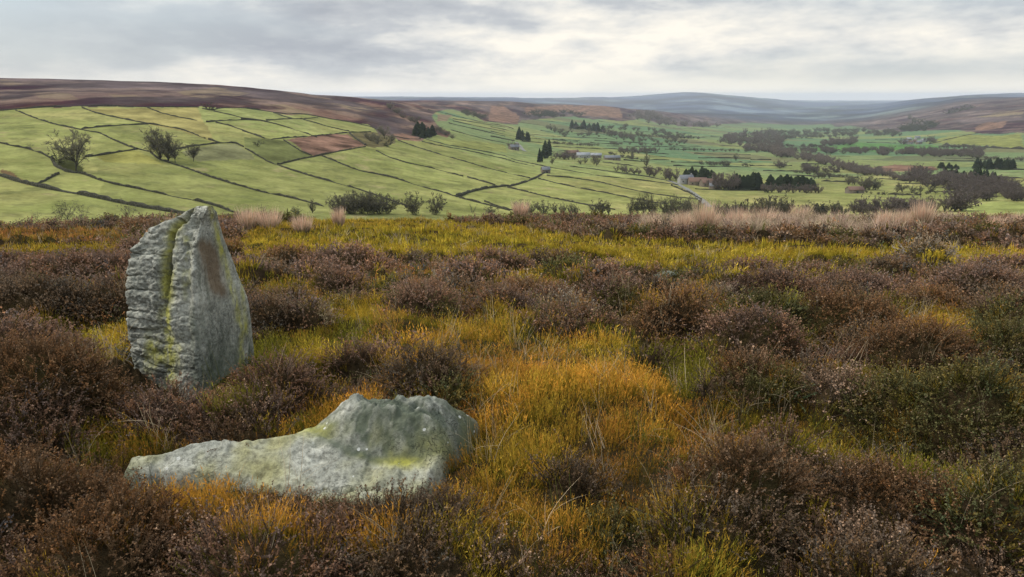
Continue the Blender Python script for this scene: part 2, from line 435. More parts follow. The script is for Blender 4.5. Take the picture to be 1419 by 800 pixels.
def valley_colour(x, y, z):
    u, v = project(x, y, z)
    r = np.hypot(x, y)
    n = len(x)
    wob = fbm(x / 60, y / 60, seed=41, oct=3)
    uu = u + 9 * fbm(x / (0.03 * r + 4), y / (0.05 * r + 4), seed=43, oct=4, gain=0.65); vv = v + 2.6 * fbm(x / (0.02 * r + 3), y / (0.03 * r + 3), seed=44, oct=4, gain=0.65)
    # enclosed fields: every field has its own tint
    ang = 0.5
    fx = (x * cos(ang) + y * sin(ang)); fy = (-x * sin(ang) + y * cos(ang))
    cell = _hash(np.floor(fx / 150 + 0.15 * wob), np.floor(fy / 260 + 0.1 * wob), np.zeros(n), 77)
    cell2 = _hash(np.floor(fx / 150 + 0.15 * wob), np.floor(fy / 260 + 0.1 * wob), np.ones(n), 78)
    C = GRASS[None] * (0.78 + 0.34 * cell[:, None])
    yel = np.array([0.27, 0.245, 0.092])
    f = np.clip(0.15 + 0.6 * (cell2 - 0.45) + 1.1 * fbm(x / 60, y / 80, seed=51, oct=5, gain=0.6), 0, 1)[:, None]
    C = C * (1 - f) + yel * f
    mot = fbm(x / 14, y / 30, seed=53, oct=4, gain=0.6); C = C * (1 + 0.34 * mot[:, None] * np.array([1.0, 0.8, 1.1]))
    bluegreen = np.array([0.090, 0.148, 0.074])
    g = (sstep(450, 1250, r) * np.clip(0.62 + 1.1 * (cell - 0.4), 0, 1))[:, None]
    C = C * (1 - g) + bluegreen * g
    dull = np.array([0.11, 0.105, 0.055])
    g = (sstep(700, 1500, r) * (cell2 > 0.80) * 0.8)[:, None]
    C = C * (1 - g) + dull * g
    rush = sstep(0.22, 0.46, fbm(x / 7, y / 9, seed=57, oct=3, gain=0.6) + 0.35 * fbm(x / 70, y / 70, seed=58, oct=2)) * (r < 1100)
    C = C * (1 - 0.42 * rush[:, None]) + 0.42 * rush[:, None] * np.array([0.095, 0.10, 0.042])
    bare = sstep(0.36, 0.6, fbm(x / 11, y / 16, seed=59, oct=4, gain=0.6)) * (r < 1400)
    C = C * (1 - 0.5 * bare[:, None]) + 0.5 * bare[:, None] * np.array([0.26, 0.21, 0.11])
    for poly, col in rough_fields:
        m = inpoly(uu, vv, poly)
        C[m] = np.array(col) * (1 + 0.6 * fbm(x[m] / 14, y[m] / 22, seed=61, oct=4, gain=0.6))[:, None]
    # open moor: burnt, grown and grassy patches
    mm = inpoly(uu, vv, moor_left) | inpoly(uu, vv, moor_right) | ((r > 5200) & (v < 176))
    p = 1.8 * fbm(x / 85, y / 230, seed=71, oct=5, gain=0.6); q = 1.9 * fbm(x / 40, y / 120, seed=73, oct=5, gain=0.62)
    M = MOOR[None] * np.clip(1 + 1.25 * p[:, None], 0.3, 2.4)
    M = M + np.clip(q * 2.2 - 0.1, 0, 1)[:, None] * np.array([0.080, 0.056, 0.040])
    M = M + np.clip(-p * 1.2, 0, 1)[:, None] * np.array([0.02, 0.0, 0.012])
    rb = sstep(130, 150, vv) * (uu < 700)
    M = M + (rb * np.clip(0.55 + q, 0, 1))[:, None] * np.array([0.030, 0.014, 0.000])
    gp = np.zeros(n)
    for poly in pale_grass: gp = np.maximum(gp, inpoly(uu, vv, poly) * sstep(-0.25, 0.5, q + 0.5 * p)) * 0.85
    M = M * (1 - gp[:, None]) + gp[:, None] * np.array([0.20, 0.155, 0.09])
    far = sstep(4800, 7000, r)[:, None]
    fc = np.array([0.020, 0.030, 0.058]) * np.clip(1 + 2.6 * fbm(x / 900, y / 900, seed=81, oct=5, gain=0.6), 0.25, 3)[:, None]  # distance haze painted in: the far hills' own colour carries its blue
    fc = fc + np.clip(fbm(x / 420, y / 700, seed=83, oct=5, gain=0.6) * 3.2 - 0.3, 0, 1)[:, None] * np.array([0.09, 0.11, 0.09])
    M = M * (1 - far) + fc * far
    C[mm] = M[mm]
    for poly in brackens:
        m = inpoly(uu, vv, poly)
        C[m] = BRACK * (1 + 1.3 * fbm(x[m] / 17, y[m] / 17, seed=91, oct=5, gain=0.7))[:, None]
    far2 = (sstep(3800, 5200, r) * (~mm))[:, None]
    C = C * (1 - 0.5 * far2) + 0.5 * far2 * np.array([0.08, 0.11, 0.05])
    return np.clip(C, 0.008, 0.6)

def terrain_mat():
    m, nt, out = new_mat('valley_land')
    at = N(nt, 'ShaderNodeAttribute', attribute_name='col')
    tc = N(nt, 'ShaderNodeTexCoord')
    ob = tc.outputs['Object']
    a = noise_n(nt, ob, 0.055, 5, 0.6)
    b = noise_n(nt, ob, 0.45, 4, 0.65)
    f = math_n(nt, 'ADD', math_n(nt, 'MULTIPLY', a, 0.7), math_n(nt, 'MULTIPLY', b, 0.5))
    sc = N(nt, 'ShaderNodeMapRange', {0: f, 1: 0.3, 2: 0.9, 3: 0.4, 4: 1.6}).outputs[0]
    c = mixc(nt, 1.0, at.outputs[0], N(nt, 'ShaderNodeCombineXYZ', {0: sc, 1: sc, 2: sc}).outputs[0], 'MULTIPLY')
    bm = N(nt, 'ShaderNodeBump', {'Strength': 0.5, 'Distance': 0.5, 'Height': b})
    d = N(nt, 'ShaderNodeBsdfDiffuse', {'Color': c, 'Normal': bm.outputs[0]})
    nt.links.new(d.outputs[0], out.inputs[0])
    return m

def grid_faces(na, nr):
    i = np.arange(na - 1)[:, None] * nr + np.arange(nr - 1)[None]
    return np.stack([i, i + nr, i + nr + 1, i + 1], -1).reshape(-1, 4)

_az = np.linspace(radians(-61), radians(61), 1300)
_r = np.concatenate([np.geomspace(58, 200, 40)[:-1], np.geomspace(200, 29000, 620)])
A_, R_ = np.meshgrid(_az, _r, indexing='ij')
vx = (R_ * np.sin(A_)).ravel(); vy = (R_ * np.cos(A_)).ravel()
vz = valley_z(vx, vy)
VZMIN = float(vz.min())
vcol = valley_colour(vx, vy, vz)
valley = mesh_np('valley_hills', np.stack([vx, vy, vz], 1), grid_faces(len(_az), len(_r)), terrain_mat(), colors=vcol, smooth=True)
tag(valley, 'green dale of small fields with brown moor on its rims', None, None, 'structure')
del A_, R_

# haze: one closed box of even thin air round everything
hz, hnt, hout = new_mat('haze_air')
pv = N(hnt, 'ShaderNodeVolumePrincipled', {'Color': (0.85, 0.915, 1.0, 1), 'Density': 5.5e-5, 'Anisotropy': 0.15})
hnt.links.new(pv.outputs[0], hout.inputs['Volume'])
hb = MB()
_lo, _hi = VZMIN - 1.5, max(float(vz.max()) + 12, 30)
hb.box((0, 14000, (_lo + _hi) / 2), (62000, 34000, _hi - _lo))
haze = hb.build('haze', hz); tag(haze, None, None, None, 'stuff')
# ------------------------------------------------------------------ dry stone walls and hedges, each one drawn over the relief
def wall_mat():
    m, nt, out = new_mat('dry_stone')
    tc = N(nt, 'ShaderNodeTexCoord')
    vo = N(nt, 'ShaderNodeTexVoronoi', {'Scale': 2.6}); nt.links.new(tc.outputs['Object'], vo.inputs['Vector'])
    c = ramp(nt, vo.outputs['Color'], [(0.1, (0.025, 0.024, 0.020)), (0.55, (0.055, 0.052, 0.042)), (0.95, (0.12, 0.115, 0.09))])
    nz = noise_n(nt, tc.outputs['Object'], 0.12, 3, 0.6)
    c = mixc(nt, math_n(nt, 'MULTIPLY', nz, 0.5), c, (0.035, 0.04, 0.018))
    b = N(nt, 'ShaderNodeBsdfDiffuse', {'Color': c}); nt.links.new(b.outputs[0], out.inputs[0])
    return m
M_WALL = wall_mat()
M_HEDGE = plain_mat('hedge_twigs', (0.045, 0.042, 0.026), (0.022, 0.022, 0.014), 0.6)

def dense(pts, step):
    P = np.asarray(pts, float)
    s = np.concatenate([[0], np.cumsum(np.hypot(*np.diff(P, axis=0).T))])
    n = max(3, int(s[-1] / step) + 1)
    q = np.linspace(0, s[-1], n)
    return np.interp(q, s, P[:, 0]), np.interp(q, s, P[:, 1])

def wall(pts, label, hgt=0.85, wid=0.5, cat='stone wall', name='stone_wall', mat=None, group='dry stone walls across the dale', step=1.6, rough=0.2):
    u, v = dense(pts, step)
    x, y, z, r = valley_hit(u, v)
    if len(r) > 8:
        lr = gblur(np.log(r), 1.6, 0); az = np.arctan2(x, y)
        r = np.exp(lr); x = r * np.sin(az); y = r * np.cos(az)
    # resample evenly on the ground
    s = np.concatenate([[0], np.cumsum(np.hypot(np.diff(x), np.diff(y)))])
    stepm = max(2.0, r.mean() / 150.0)
    q = np.linspace(0, s[-1], max(4, int(s[-1] / stepm)))
    x = np.interp(q, s, x); y = np.interp(q, s, y); z = valley_z(x, y)
    n = len(x)
    T = np.stack([np.gradient(x), np.gradient(y)], 1); T /= np.linalg.norm(T, axis=1)[:, None] + 1e-9
    Nn = np.stack([-T[:, 1], T[:, 0]], 1)
    hh = hgt * (1 + rough * 2 * rng.uniform(-1, 1, n)) * (0.92 + 0.2 * vnoise(q / 35, q * 0, seed=5))
    gap = vnoise(q / 9 + len(label), q * 0 + 3.3, seed=9) > 0.72
    hh = np.where(gap, hh * 0.3, hh)
    V = []
    for off, up in ((-0.5, -0.8), (-0.42, 0.55), (-0.3, 1.0), (0.3, 1.0), (0.42, 0.55), (0.5, -0.8)):
        j = 1 + 0.2 * rng.uniform(-1, 1, n)
        V.append(np.stack([x + Nn[:, 0] * off * wid * j, y + Nn[:, 1] * off * wid * j, z + (hh * up if up > 0 else up)], 1))
    V = np.stack(V, 1)                                   # n,6,3
    o = V[n // 2, 0].copy()
    V = V.reshape(-1, 3) - o
    i = np.arange(n - 1)[:, None] * 6; k = np.arange(5)[None]
    Q = np.stack([i + k, i + k + 1, i + k + 7, i + k + 6], -1).reshape(-1, 4)
    caps = np.array([[0, 1, 4, 5], [1, 2, 3, 4]]); e = (n - 1) * 6
    Q = np.concatenate([Q, caps[:, ::-1], caps + e])
    ob = mesh_np(name, V, Q, mat or M_WALL)
    ob.location = o
    tag(ob, label, cat, group)
    return ob

W = wall
W(Z1([(-300,228),(0,222),(90,215),(200,207),(380,200),(500,198),(700,205),(860,205),(960,206)]), 'long dry stone wall dividing the topmost fields from the brown moor on the big hill')
W(Z1([(975,212),(1020,222),(1050,212),(1100,207),(1180,210),(1252,217)]), 'short length of intake wall below the moor beside the clump of dark scrub')
W(Z1([(75,220),(160,255),(250,285),(390,315),(480,330),(550,365),(620,395),(665,408),(725,422)]), 'sinuous stone wall descending from the moor wall towards the clump of three bare trees')
W(Z1([(395,208),(450,230),(500,243),(620,268),(720,287),(800,298),(870,312),(930,332),(990,358)]), 'curving stone wall between two yellowish upper fields that runs on above the clump of three trees')
W(Z1([(1005,362),(1060,378)]), 'short stub of stone wall past a gap above the stony corner field')
W(Z1([(390,311),(500,299),(600,292),(715,288)]), 'level cross wall closing the foot of a high pasture between two descending walls')
W(Z1([(710,207),(770,232),(850,252),(950,270)]), 'stone wall slanting down across the pinkish rough pasture under the moor')
W(Z1([(995,278),(1080,270),(1180,267),(1300,272)]), 'nearly level stone wall under the dark scrub near the top of the fields')
W(Z1([(1040,280),(1100,293),(1180,320),(1275,358)]), 'stone wall falling from the level wall towards the rough olive field')
W(Z1([(1030,225),(1100,240),(1200,266)]), 'short steep wall just below the clump of dark scrub at the moor edge')
W(Z1([(-200,345),(0,378),(60,393),(130,405),(200,428),(250,455)]), 'scrubby wall leading from the picture edge to the bush beside the lone bare tree')
W(Z1([(410,448),(500,435),(600,418),(662,409)]), 'cross wall from the lone bare tree up to the sinuous wall')
W(Z1([(850,410),(930,393),(1050,380),(1135,378),(1175,400)]), 'wall along the top of the stony corner field by the three trees')
W(Z1([(725,424),(760,455),(840,482),(920,508),(1000,538),(1100,570),(1182,592),(1260,615),(1350,632),(1440,652),(1560,684)]), 'long stone wall running from the clump of three bare trees down to the bare scrub at the moor edge')
W(Z1([(-200,480),(0,535),(80,562),(170,585),(260,605),(380,625),(500,650),(600,672),(700,690),(870,718),(980,735)]), 'thick tumbled wall with rushes, lowest on the hill, passing behind the standing stone', 1.2, 1.5)
W(Z1([(170,583),(220,560),(285,525)]), 'very short wall linking the thick tumbled wall with the lone tree thicket')
W(Z1([(390,525),(470,555),(560,580),(640,595),(740,615),(850,640),(950,658),(1050,685),(1130,715)]), 'wall from the foot of the lone bare tree to the top of the standing stone')
W(Z1([(252,456),(268,490),(330,520),(388,525)]), 'hooked piece of wall around the base of the lone bare tree', 1.1, 1.3)
W(Z2([(0,405),(60,440),(110,470),(155,485),(240,515),(340,545),(440,572),(540,600),(640,635),(740,670),(810,692)]), 'long diagonal wall from the stony field to the round bare thicket at the moor edge')
W(Z2([(155,484),(210,470),(270,455),(330,445),(420,425),(500,410),(580,395)]), 'wall skirting the foot of the red bracken field')
W(Z2([(-15,320),(50,340),(115,362),(200,353),(330,345),(420,335),(495,328)]), 'wall along the upper side of the red bracken field and the rough olive field')
W(Z2([(-20,262),(60,268),(140,285),(220,308),(290,330),(345,352)]), 'wall descending to the red bracken field between two small upper pastures')
W(Z2([(185,365),(230,395),(280,425),(320,440)]), 'short wall between the red bracken field and the rough olive field')
W(Z2([(370,442),(430,465),(500,495),(560,515),(640,530),(710,545),(790,570),(870,595),(950,615),(1018,638)]), 'long wall from the red bracken field down to the walled lane junction')
W(Z2([(1030,642),(1100,660),(1200,685),(1275,705)]), 'lower wall continuing past the lane junction to the edge of the moor')
W(Z2([(630,415),(700,450),(780,475),(860,490),(960,515),(1050,540)]), 'wall across the broad green slope below the bushy gully, ending at a gap')
W(Z2([(1070,543),(1130,560),(1205,582)]), 'short wall beyond a gap that drops to the walled lane')
W(Z2([(1020,640),(1080,615),(1150,598),(1252,585)]) + Z3([(90,588),(160,568),(220,545),(262,518)]), 'curved double wall of the lane climbing to a small dark barn', 1.2, 1.9)
W(Z2([(735,365),(800,390),(880,415),(960,440),(1050,465),(1150,495),(1252,520)]) + Z3([(100,528),(190,548)]), 'long straight wall from the dark conifer clump down to the curved lane')
W(Z2([(850,370),(930,390),(1050,410),(1150,432),(1252,455)]) + Z3([(120,472),(210,490)]), 'lower of the two close parallel walls above the small dark barn')
W(Z2([(870,360),(960,385),(1060,402),(1180,425),(1252,440)]) + Z3([(120,460),(210,480),(270,493),(400,515),(550,540),(700,555),(830,570),(905,581)]), 'upper of the two close parallel walls, running on across the dale to the pale lane')
W(Z2([(0,210),(100,225),(180,237),(300,240),(370,255),(450,268),(520,280),(600,298),(655,322)]), 'moor boundary wall sloping down to the bushy gully')
W(Z2([(100,270),(200,262),(280,262),(350,255)]), 'small level wall across the highest green pastures')
W(Z2([(280,265),(350,285),(420,305),(500,322)]), 'short wall dropping to the top corner of the red bracken field')
W(Z2([(135,232),(185,250),(225,262)]), 'tiny wall between two pale strips under the moor boundary')
W(Z2([(500,328),(560,326),(605,324)]), 'short level wall ending at the bushy gully')
W(Z2([(500,328),(530,355),(580,390)]), 'overgrown wall down the edge of the red bracken field by the gully', 1.2, 1.4)
W(Z2([(715,345),(780,360),(845,358)]), 'wall under the brown bracken bank below the dark conifer clump')
W(Z2([(990,315),(1080,340),(1180,365),(1252,378)]) + Z3([(150,400)]), 'thick hedge below the narrow striped fields')
for k, p in enumerate([[(980,282),(1100,310),(1252,346)], [(1000,272),(1120,298),(1252,322)], [(1000,262),(1120,280),(1252,302)]]):
    W(Z2(p), ['lowest of three thin walls between the narrow striped fields', 'middle one of three thin walls between the narrow striped fields', 'highest of three thin walls between the narrow striped fields'][k], 1.3, 1.0)
W(Z2([(880,218),(940,228),(1020,250),(1130,275),(1252,296)]) + Z3([(110,310)]), 'thin wall under the pink bracken bank at the head of the striped fields', 1.4, 1.2)
W(Z3([(270,535),(400,548),(520,565),(640,595),(760,620),(900,640),(1000,650)]), 'long wall from the small dark barn to the pale lane')
W(Z3([(230,550),(330,575),(450,600),(560,620),(680,645),(780,665),(850,672)]), 'wall below the small dark barn reaching the bare thicket at the moor edge')
W(Z3([(80,592),(160,610),(280,640),(380,660),(500,685),(600,700)]), 'wall from the curved lane down to the low round bushes')
W(Z3([(380,490),(500,505),(620,523),(750,540),(880,565)]), 'thin wall meeting the pale lane above the long green fields')
W(Z3([(-30,660),(50,690),(110,704)]), 'small wall end dipping behind the rushes on the moor edge')
W(Z3([(985,600),(1100,605),(1252,608)]), 'wall beside the pale lane in front of the conifer plantation')
W(Z3([(870,583),(960,620),(1015,652)]), 'low wall on the near side of the pale lane', 1.2, 0.8)
hedges = [[(430,318),(520,330),(600,352)],[(480,376),(600,384)],[(300,360),(430,366)],[(860,350),(980,356)],[(1060,345),(1200,352)],[(880,392),(1020,394)],[(1100,392),(1252,394)],[(760,440),(860,446)],[(1060,448),(1252,450)],[(540,404),(700,412)],[(330,412),(440,424)],[(1000,330),(1120,332)],[(240,318),(380,336)],[(120,275),(240,292)],[(520,272),(660,292)],[(0,300),(110,322),(210,345)],[(0,322),(90,340),(160,354)],[(0,346),(60,358),(115,368)],[(150,352),(300,362),(420,372)],[(170,335),(300,345)],[(190,262),(300,275),(420,292)],[(420,300),(560,318),(700,338)],[(440,348),(560,358)],[(300,395),(440,402),(560,408)],[(700,395),(840,396),(960,400)],[(900,372),(1080,378)],[(1040,300),(1180,305)],[(880,305),(1020,312)],[(700,420),(860,432)],[(640,460),(760,470)],[(1000,450),(1252,452)],[(870,470),(1000,472),(1252,470)], [(980,428),(1100,432),(1252,434)], [(880,488),(1050,492),(1252,493)], [(150,370),(280,378),(420,386)], [(300,345),(450,352),(600,360)], [(500,366),(680,376)],
          [(760,346),(900,350),(1040,352)], [(400,330),(520,338)], [(560,392),(760,396)], [(840,408),(1000,410)], [(1020,408),(1200,412)], [(640,372),(800,384)], [(560,440),(700,455),(860,460)],
          [(260,300),(360,318)], [(600,290),(760,300)], [(860,330),(1000,330)], [(700,320),(860,330)], [(540,470),(700,490),(830,512)], [(940,345),(1100,350)]]
for p in hedges:
    W(Z3(p), 'low dark boundary hedge ruling off one of the thin fields in the mid dale', 1.0, 1.2, 'hedge', 'field_hedge', M_HEDGE, 'boundary hedges of the thin fields in the mid dale', 1.2, 0.4)
hedges = [[(0,458),(100,459)], [(0,488),(200,487)], [(60,512),(250,515),(430,517)], [(250,480),(350,479)], [(170,532),(330,540),(520,545)], [(340,562),(600,570),(900,577)], [(620,548),(760,562)],
          [(360,440),(480,441)], [(120,352),(300,356)], [(330,330),(520,334)], [(60,372),(140,376)], [(560,375),(700,378)], [(200,392),(330,398)], [(600,360),(720,362)], [(940,450),(1150,458)], [(1180,505),(1318,508)],
          [(860,612),(1040,618)], [(660,625),(820,630)], [(900,462),(1100,466)], [(1100,540),(1318,548)]]
for p in hedges:
    W(Z4(p), 'low dark boundary hedge in the flat valley bottom among scattered trees', 1.1, 1.3, 'hedge', 'field_hedge', M_HEDGE, 'boundary hedges in the flat valley bottom', 1.2, 0.4)
W(Z4([(860,384),(950,360),(1030,342),(1100,330)]), 'wall climbing the smooth green field towards the opposite moor', 1.6, 2.0)
W(Z4([(930,388),(1050,396),(1180,402),(1318,408)]), 'dark hedge along the foot of the smooth green field under the opposite moor', 3.5, 5, 'hedge', 'field_hedge', M_HEDGE, None, 1.2, 0.4)

# ------------------------------------------------------------------ trees
def crown_mat(name, c1, c2, transl=0.15):
    m, nt, out = new_mat(name)
    oi = N(nt, 'ShaderNodeObjectInfo'); tc = N(nt, 'ShaderNodeTexCoord')
    nz = noise_n(nt, tc.outputs['Object'], 7.0, 3, 0.6)
    f = math_n(nt, 'ADD', math_n(nt, 'MULTIPLY', nz, 0.6), math_n(nt, 'MULTIPLY', oi.outputs['Random'], 0.4))
    c = ramp(nt, f, [(0.25, c1), (0.75, c2)])
    d = N(nt, 'ShaderNodeBsdfDiffuse', {'Color': c}); t = N(nt, 'ShaderNodeBsdfTranslucent', {'Color': c})
    mx = N(nt, 'ShaderNodeMixShader', {0: transl, 1: d.outputs[0], 2: t.outputs[0]})
    nt.links.new(mx.outputs[0], out.inputs[0]); return m
M_BARK = plain_mat('bark', (0.075, 0.07, 0.05), (0.035, 0.032, 0.024), 14)
M_TWIG = crown_mat('bare_twigs', (0.09, 0.083, 0.060), (0.19, 0.175, 0.12), 0.35)
M_TWIGP = crown_mat('purple_twigs', (0.115, 0.093, 0.082), (0.215, 0.175, 0.150), 0.35)
M_PALE = crown_mat('pale_twigs', (0.08, 0.072, 0.06), (0.15, 0.135, 0.11))
M_CON = crown_mat('conifer_needles', (0.020, 0.034, 0.020), (0.055, 0.078, 0.038), 0.3)
M_EVER = crown_mat('dark_scrub', (0.040, 0.045, 0.026), (0.085, 0.085, 0.048), 0.25)

def grow(seed, stems=1, limbs=9, sec=7, ter=5, twigs=5, tw=0.0036, trunk=0.30, wid=0.42, low=-0.25, thick=0.022):
    """unit-height bare tree: a round open crown; limbs are tubes, twigs are slivers"""
    R = random.Random(seed)
    mb = MB(); T = []
    def vec(): return np.array([R.gauss(0, 1), R.gauss(0, 1), R.gauss(0, 1)])
    def nrm(a): return a / (np.linalg.norm(a) + 1e-9)
    def curve(a, b, bow, n=5):
        m = (a + b) / 2 + vec() * bow + np.array([0, 0, bow * 0.8])
        t = np.linspace(0, 1, n)[:, None]
        return (1 - t) ** 2 * a + 2 * t * (1 - t) * m + t * t * b
    def sliver(P, w0, w1):
        for k in range(len(P) - 1):
            d = P[k + 1] - P[k]; s = nrm(np.cross(d, vec()))
            wa = w0 + (w1 - w0) * k / (len(P) - 1)
            T.append([P[k] - s * wa, P[k] + s * wa, P[k + 1]])
    cz = trunk + (1 - trunk) * 0.46; rz = 1 - cz
    lump = [nrm(vec()) for _ in range(4)]
    if stems == 1:
        base = np.array([0.0, 0, -0.03]); top = np.array([R.gauss(0, .03), R.gauss(0, .03), trunk])
        V, Q = tube(curve(base, top, 0.012), np.linspace(thick, thick * 0.75, 5), 6); mb.add(V, Q)
    for i in range(limbs * max(1, stems // 2)):
        if stems == 1: a = top * 1.0 - np.array([0, 0, R.uniform(0, 0.12)])
        else:
            an = R.uniform(0, 6.28); rr = R.uniform(0.0, 0.25) * wid; a = np.array([cos(an) * rr, sin(an) * rr, -0.03])
        d = vec(); d[2] = abs(d[2]) * 0.9 + low * R.random(); d = nrm(d)
        k = 0.80 + 0.28 * max(0, max(float(d @ l) for l in lump)) * R.uniform(0.5, 1)
        e = np.array([d[0] * wid, d[1] * wid, 0]) * k + np.array([0, 0, cz + d[2] * rz * k])
        P = curve(a, e, 0.05, 7)
        V, Q = tube(P, np.linspace(thick * 0.55, thick * 0.14, 7), 4); mb.add(V, Q)
        for j in range(sec):
            t = R.uniform(0.25, 1.0); p = P[min(6, int(t * 6.99))]
            dd = nrm(P[min(6, int(t * 6) + 1)] - P[max(0, int(t * 6) - 1)])
            q = p + nrm(dd * 0.7 + vec() * 0.55 + np.array([0, 0, 0.25])) * R.uniform(0.10, 0.20)
            S = curve(p, q, 0.02, 4); sliver(S, max(thick * 0.22, tw * 1.3), tw)
            for m in range(ter):
                p2 = S[R.randint(1, 3)]; q2 = p2 + nrm((q - p) * 3 + vec() * 0.6 + np.array([0, 0, 0.2])) * R.uniform(0.05, 0.11)
                sliver(curve(p2, q2, 0.012, 3), tw * 1.1, tw * 0.8)
                for n_ in range(twigs):
                    f = R.random(); p3 = p2 * (1 - f) + q2 * f; q3 = p3 + nrm((q2 - p2) * 6 + vec() * 0.7 + np.array([0, 0, 0.2])) * R.uniform(0.03, 0.07)
                    sliver(np.array([p3, q3]), tw, tw * 0.6)
    T = np.array(T); T[:, :, 2] = np.maximum(T[:, :, 2], -0.02)
    top_ = np.percentile(T[:, :, 2], 99.7)
    return np.concatenate(mb.V) / top_, [np.asarray(f) for f in mb.F], T / top_

def conifer_shape(seed):
    R = np.random.default_rng(seed)
    n = 620
    t = R.uniform(0.0, 1.0, n) ** 0.85
    zc = 0.10 + 0.9 * t
    rad = 0.34 * (1 - t) ** 0.62 + 0.02
    rad = rad * (0.75 + 0.35 * np.abs(np.sin(t * 22 + R.uniform(0, 6)))) * R.uniform(0.7, 1.15, n)
    th = R.uniform(0, 2 * pi, n)
    base = np.stack([0 * th, 0 * th, zc + 0.02], 1)
    tip = np.stack([rad * np.cos(th), rad * np.sin(th), zc - 0.25 * rad], 1)
    sd = np.stack([-np.sin(th), np.cos(th), R.uniform(-0.5, 0.5, n)], 1) * (rad * 0.42)[:, None]
    mid = base * 0.35 + tip * 0.65
    T = np.concatenate([np.stack([base, mid + sd, tip], 1), np.stack([base, tip, mid - sd], 1)])
    V, Q = tube([(0, 0, -0.03), (0, 0, 0.5), (0, 0, 0.97)], [0.018, 0.012, 0.003], 6)
    return V, [Q], T

def shape_pair(shape, crown_m):
    LV, LF, T = shape
    n = len(T)
    lm = bpy.data.meshes.new('trunk'); F4 = np.concatenate(LF)
    lm.from_pydata([tuple(v) for v in LV], [], [tuple(int(i) for i in f) for f in F4]); lm.materials.append(M_BARK)
    cm = bpy.data.meshes.new('crown')
    cm.from_pydata([tuple(v) for v in T.reshape(-1, 3)], [], [(3 * i, 3 * i + 1, 3 * i + 2) for i in range(n)]); cm.materials.append(crown_m)
    jm = bpy.data.meshes.new('tree'); k = len(LV)
    jm.from_pydata([tuple(v) for v in LV] + [tuple(v) for v in T.reshape(-1, 3)], [], [tuple(int(i) for i in f) for f in F4] + [(k + 3 * i, k + 3 * i + 1, k + 3 * i + 2) for i in range(n)])
    jm.materials.append(M_BARK); jm.materials.append(crown_m)
    jm.polygons.foreach_set('material_index', np.concatenate([np.zeros(len(F4), np.int32), np.ones(n, np.int32)]))
    return lm, cm, jm

PAIRS = {}
def proto(kind):
    if kind in PAIRS: return PAIRS[kind]
    if kind == 'big':    L = [shape_pair(grow(s, limbs=17, sec=9, twigs=6, tw=0.0050, trunk=0.26, low=-0.5, wid=0.46), M_TWIG) for s in (11, 12, 13, 14)]
    if kind == 'tall':   L = [shape_pair(grow(s, limbs=17, wid=0.32, trunk=0.12, low=-0.8, sec=9, twigs=6, tw=0.0052), M_TWIG) for s in (21, 22, 23)]
    if kind == 'far':    L = [shape_pair(grow(s, limbs=13, sec=7, ter=5, twigs=3, tw=0.0125, trunk=0.12, low=-0.8, wid=0.42), M_TWIG) for s in (31, 32, 33, 34)]
    if kind == 'farp':   L = [shape_pair(grow(s, limbs=13, sec=7, ter=5, twigs=3, tw=0.0150, trunk=0.08, low=-0.8, wid=0.44), M_TWIGP) for s in (41, 42, 43, 44)]
    if kind == 'thicket':L = [shape_pair(grow(s, stems=4, limbs=12, sec=7, ter=5, twigs=5, tw=0.0095, trunk=0.12, wid=0.66, low=-0.7, thick=0.013), M_TWIG) for s in (51, 52, 53)]
    if kind == 'pale':   L = [shape_pair(grow(s, stems=2, limbs=8, sec=5, ter=4, twigs=3, tw=0.0060, trunk=0.10, wid=0.50, low=-0.3, thick=0.014), M_PALE) for s in (61, 62)]
    if kind == 'scrub':  L = [shape_pair(grow(s, stems=2, limbs=10, sec=6, ter=4, twigs=4, tw=0.016, trunk=0.08, wid=0.62, low=-0.8, thick=0.014), M_EVER) for s in (71, 72)]
    if kind == 'conifer':L = [shape_pair(conifer_shape(s), M_CON) for s in (81, 82, 83)]
    PAIRS[kind] = L
    return L

NAMES = {'big': ('bare_tree', 'tree'), 'tall': ('bare_tree', 'tree'), 'far': ('bare_tree', 'tree'), 'farp': ('bare_tree', 'tree'), 'thicket': ('bare_bush', 'bush'), 'pale': ('bare_bush', 'bush'), 'scrub': ('dark_shrub', 'shrub'), 'conifer': ('conifer_tree', 'conifer')}
TR = random.Random(5)
def plant(kind, u, v, hpx, label, group=None, wide=1.0, parts=None, depth=0.0):
    """a tree whose foot stands where the line of sight through (u, v) meets the valley, hpx tall in the photo"""
    x, y, z, r = [float(a[0]) for a in valley_hit(u, v)]
    if depth: f = (r + depth) / r; x *= f; y *= f; z = float(valley_z(np.array([x]), np.array([y]))[0]); r += depth
    h = hpx * r / F * 1.03
    lm, cm, jm = TR.choice(proto(kind))
    nm, cat = NAMES[kind]
    parts = hpx >= 15 if parts is None else parts
    if parts:
        o = empty(nm, (x, y, z))
        for n_, me in (('trunk', lm), ('crown', cm)):
            c = bpy.data.objects.new(n_, me); link(c); c.parent = o
    else:
        o = bpy.data.objects.new(nm, jm); link(o); o.location = (x, y, z)
    o.rotation_euler = (0, 0, TR.uniform(0, 6.28))
    w_ = h * wide * TR.uniform(0.9, 1.1)
    o.scale = (w_, w_, h)
    tag(o, label, cat, group)
    return o

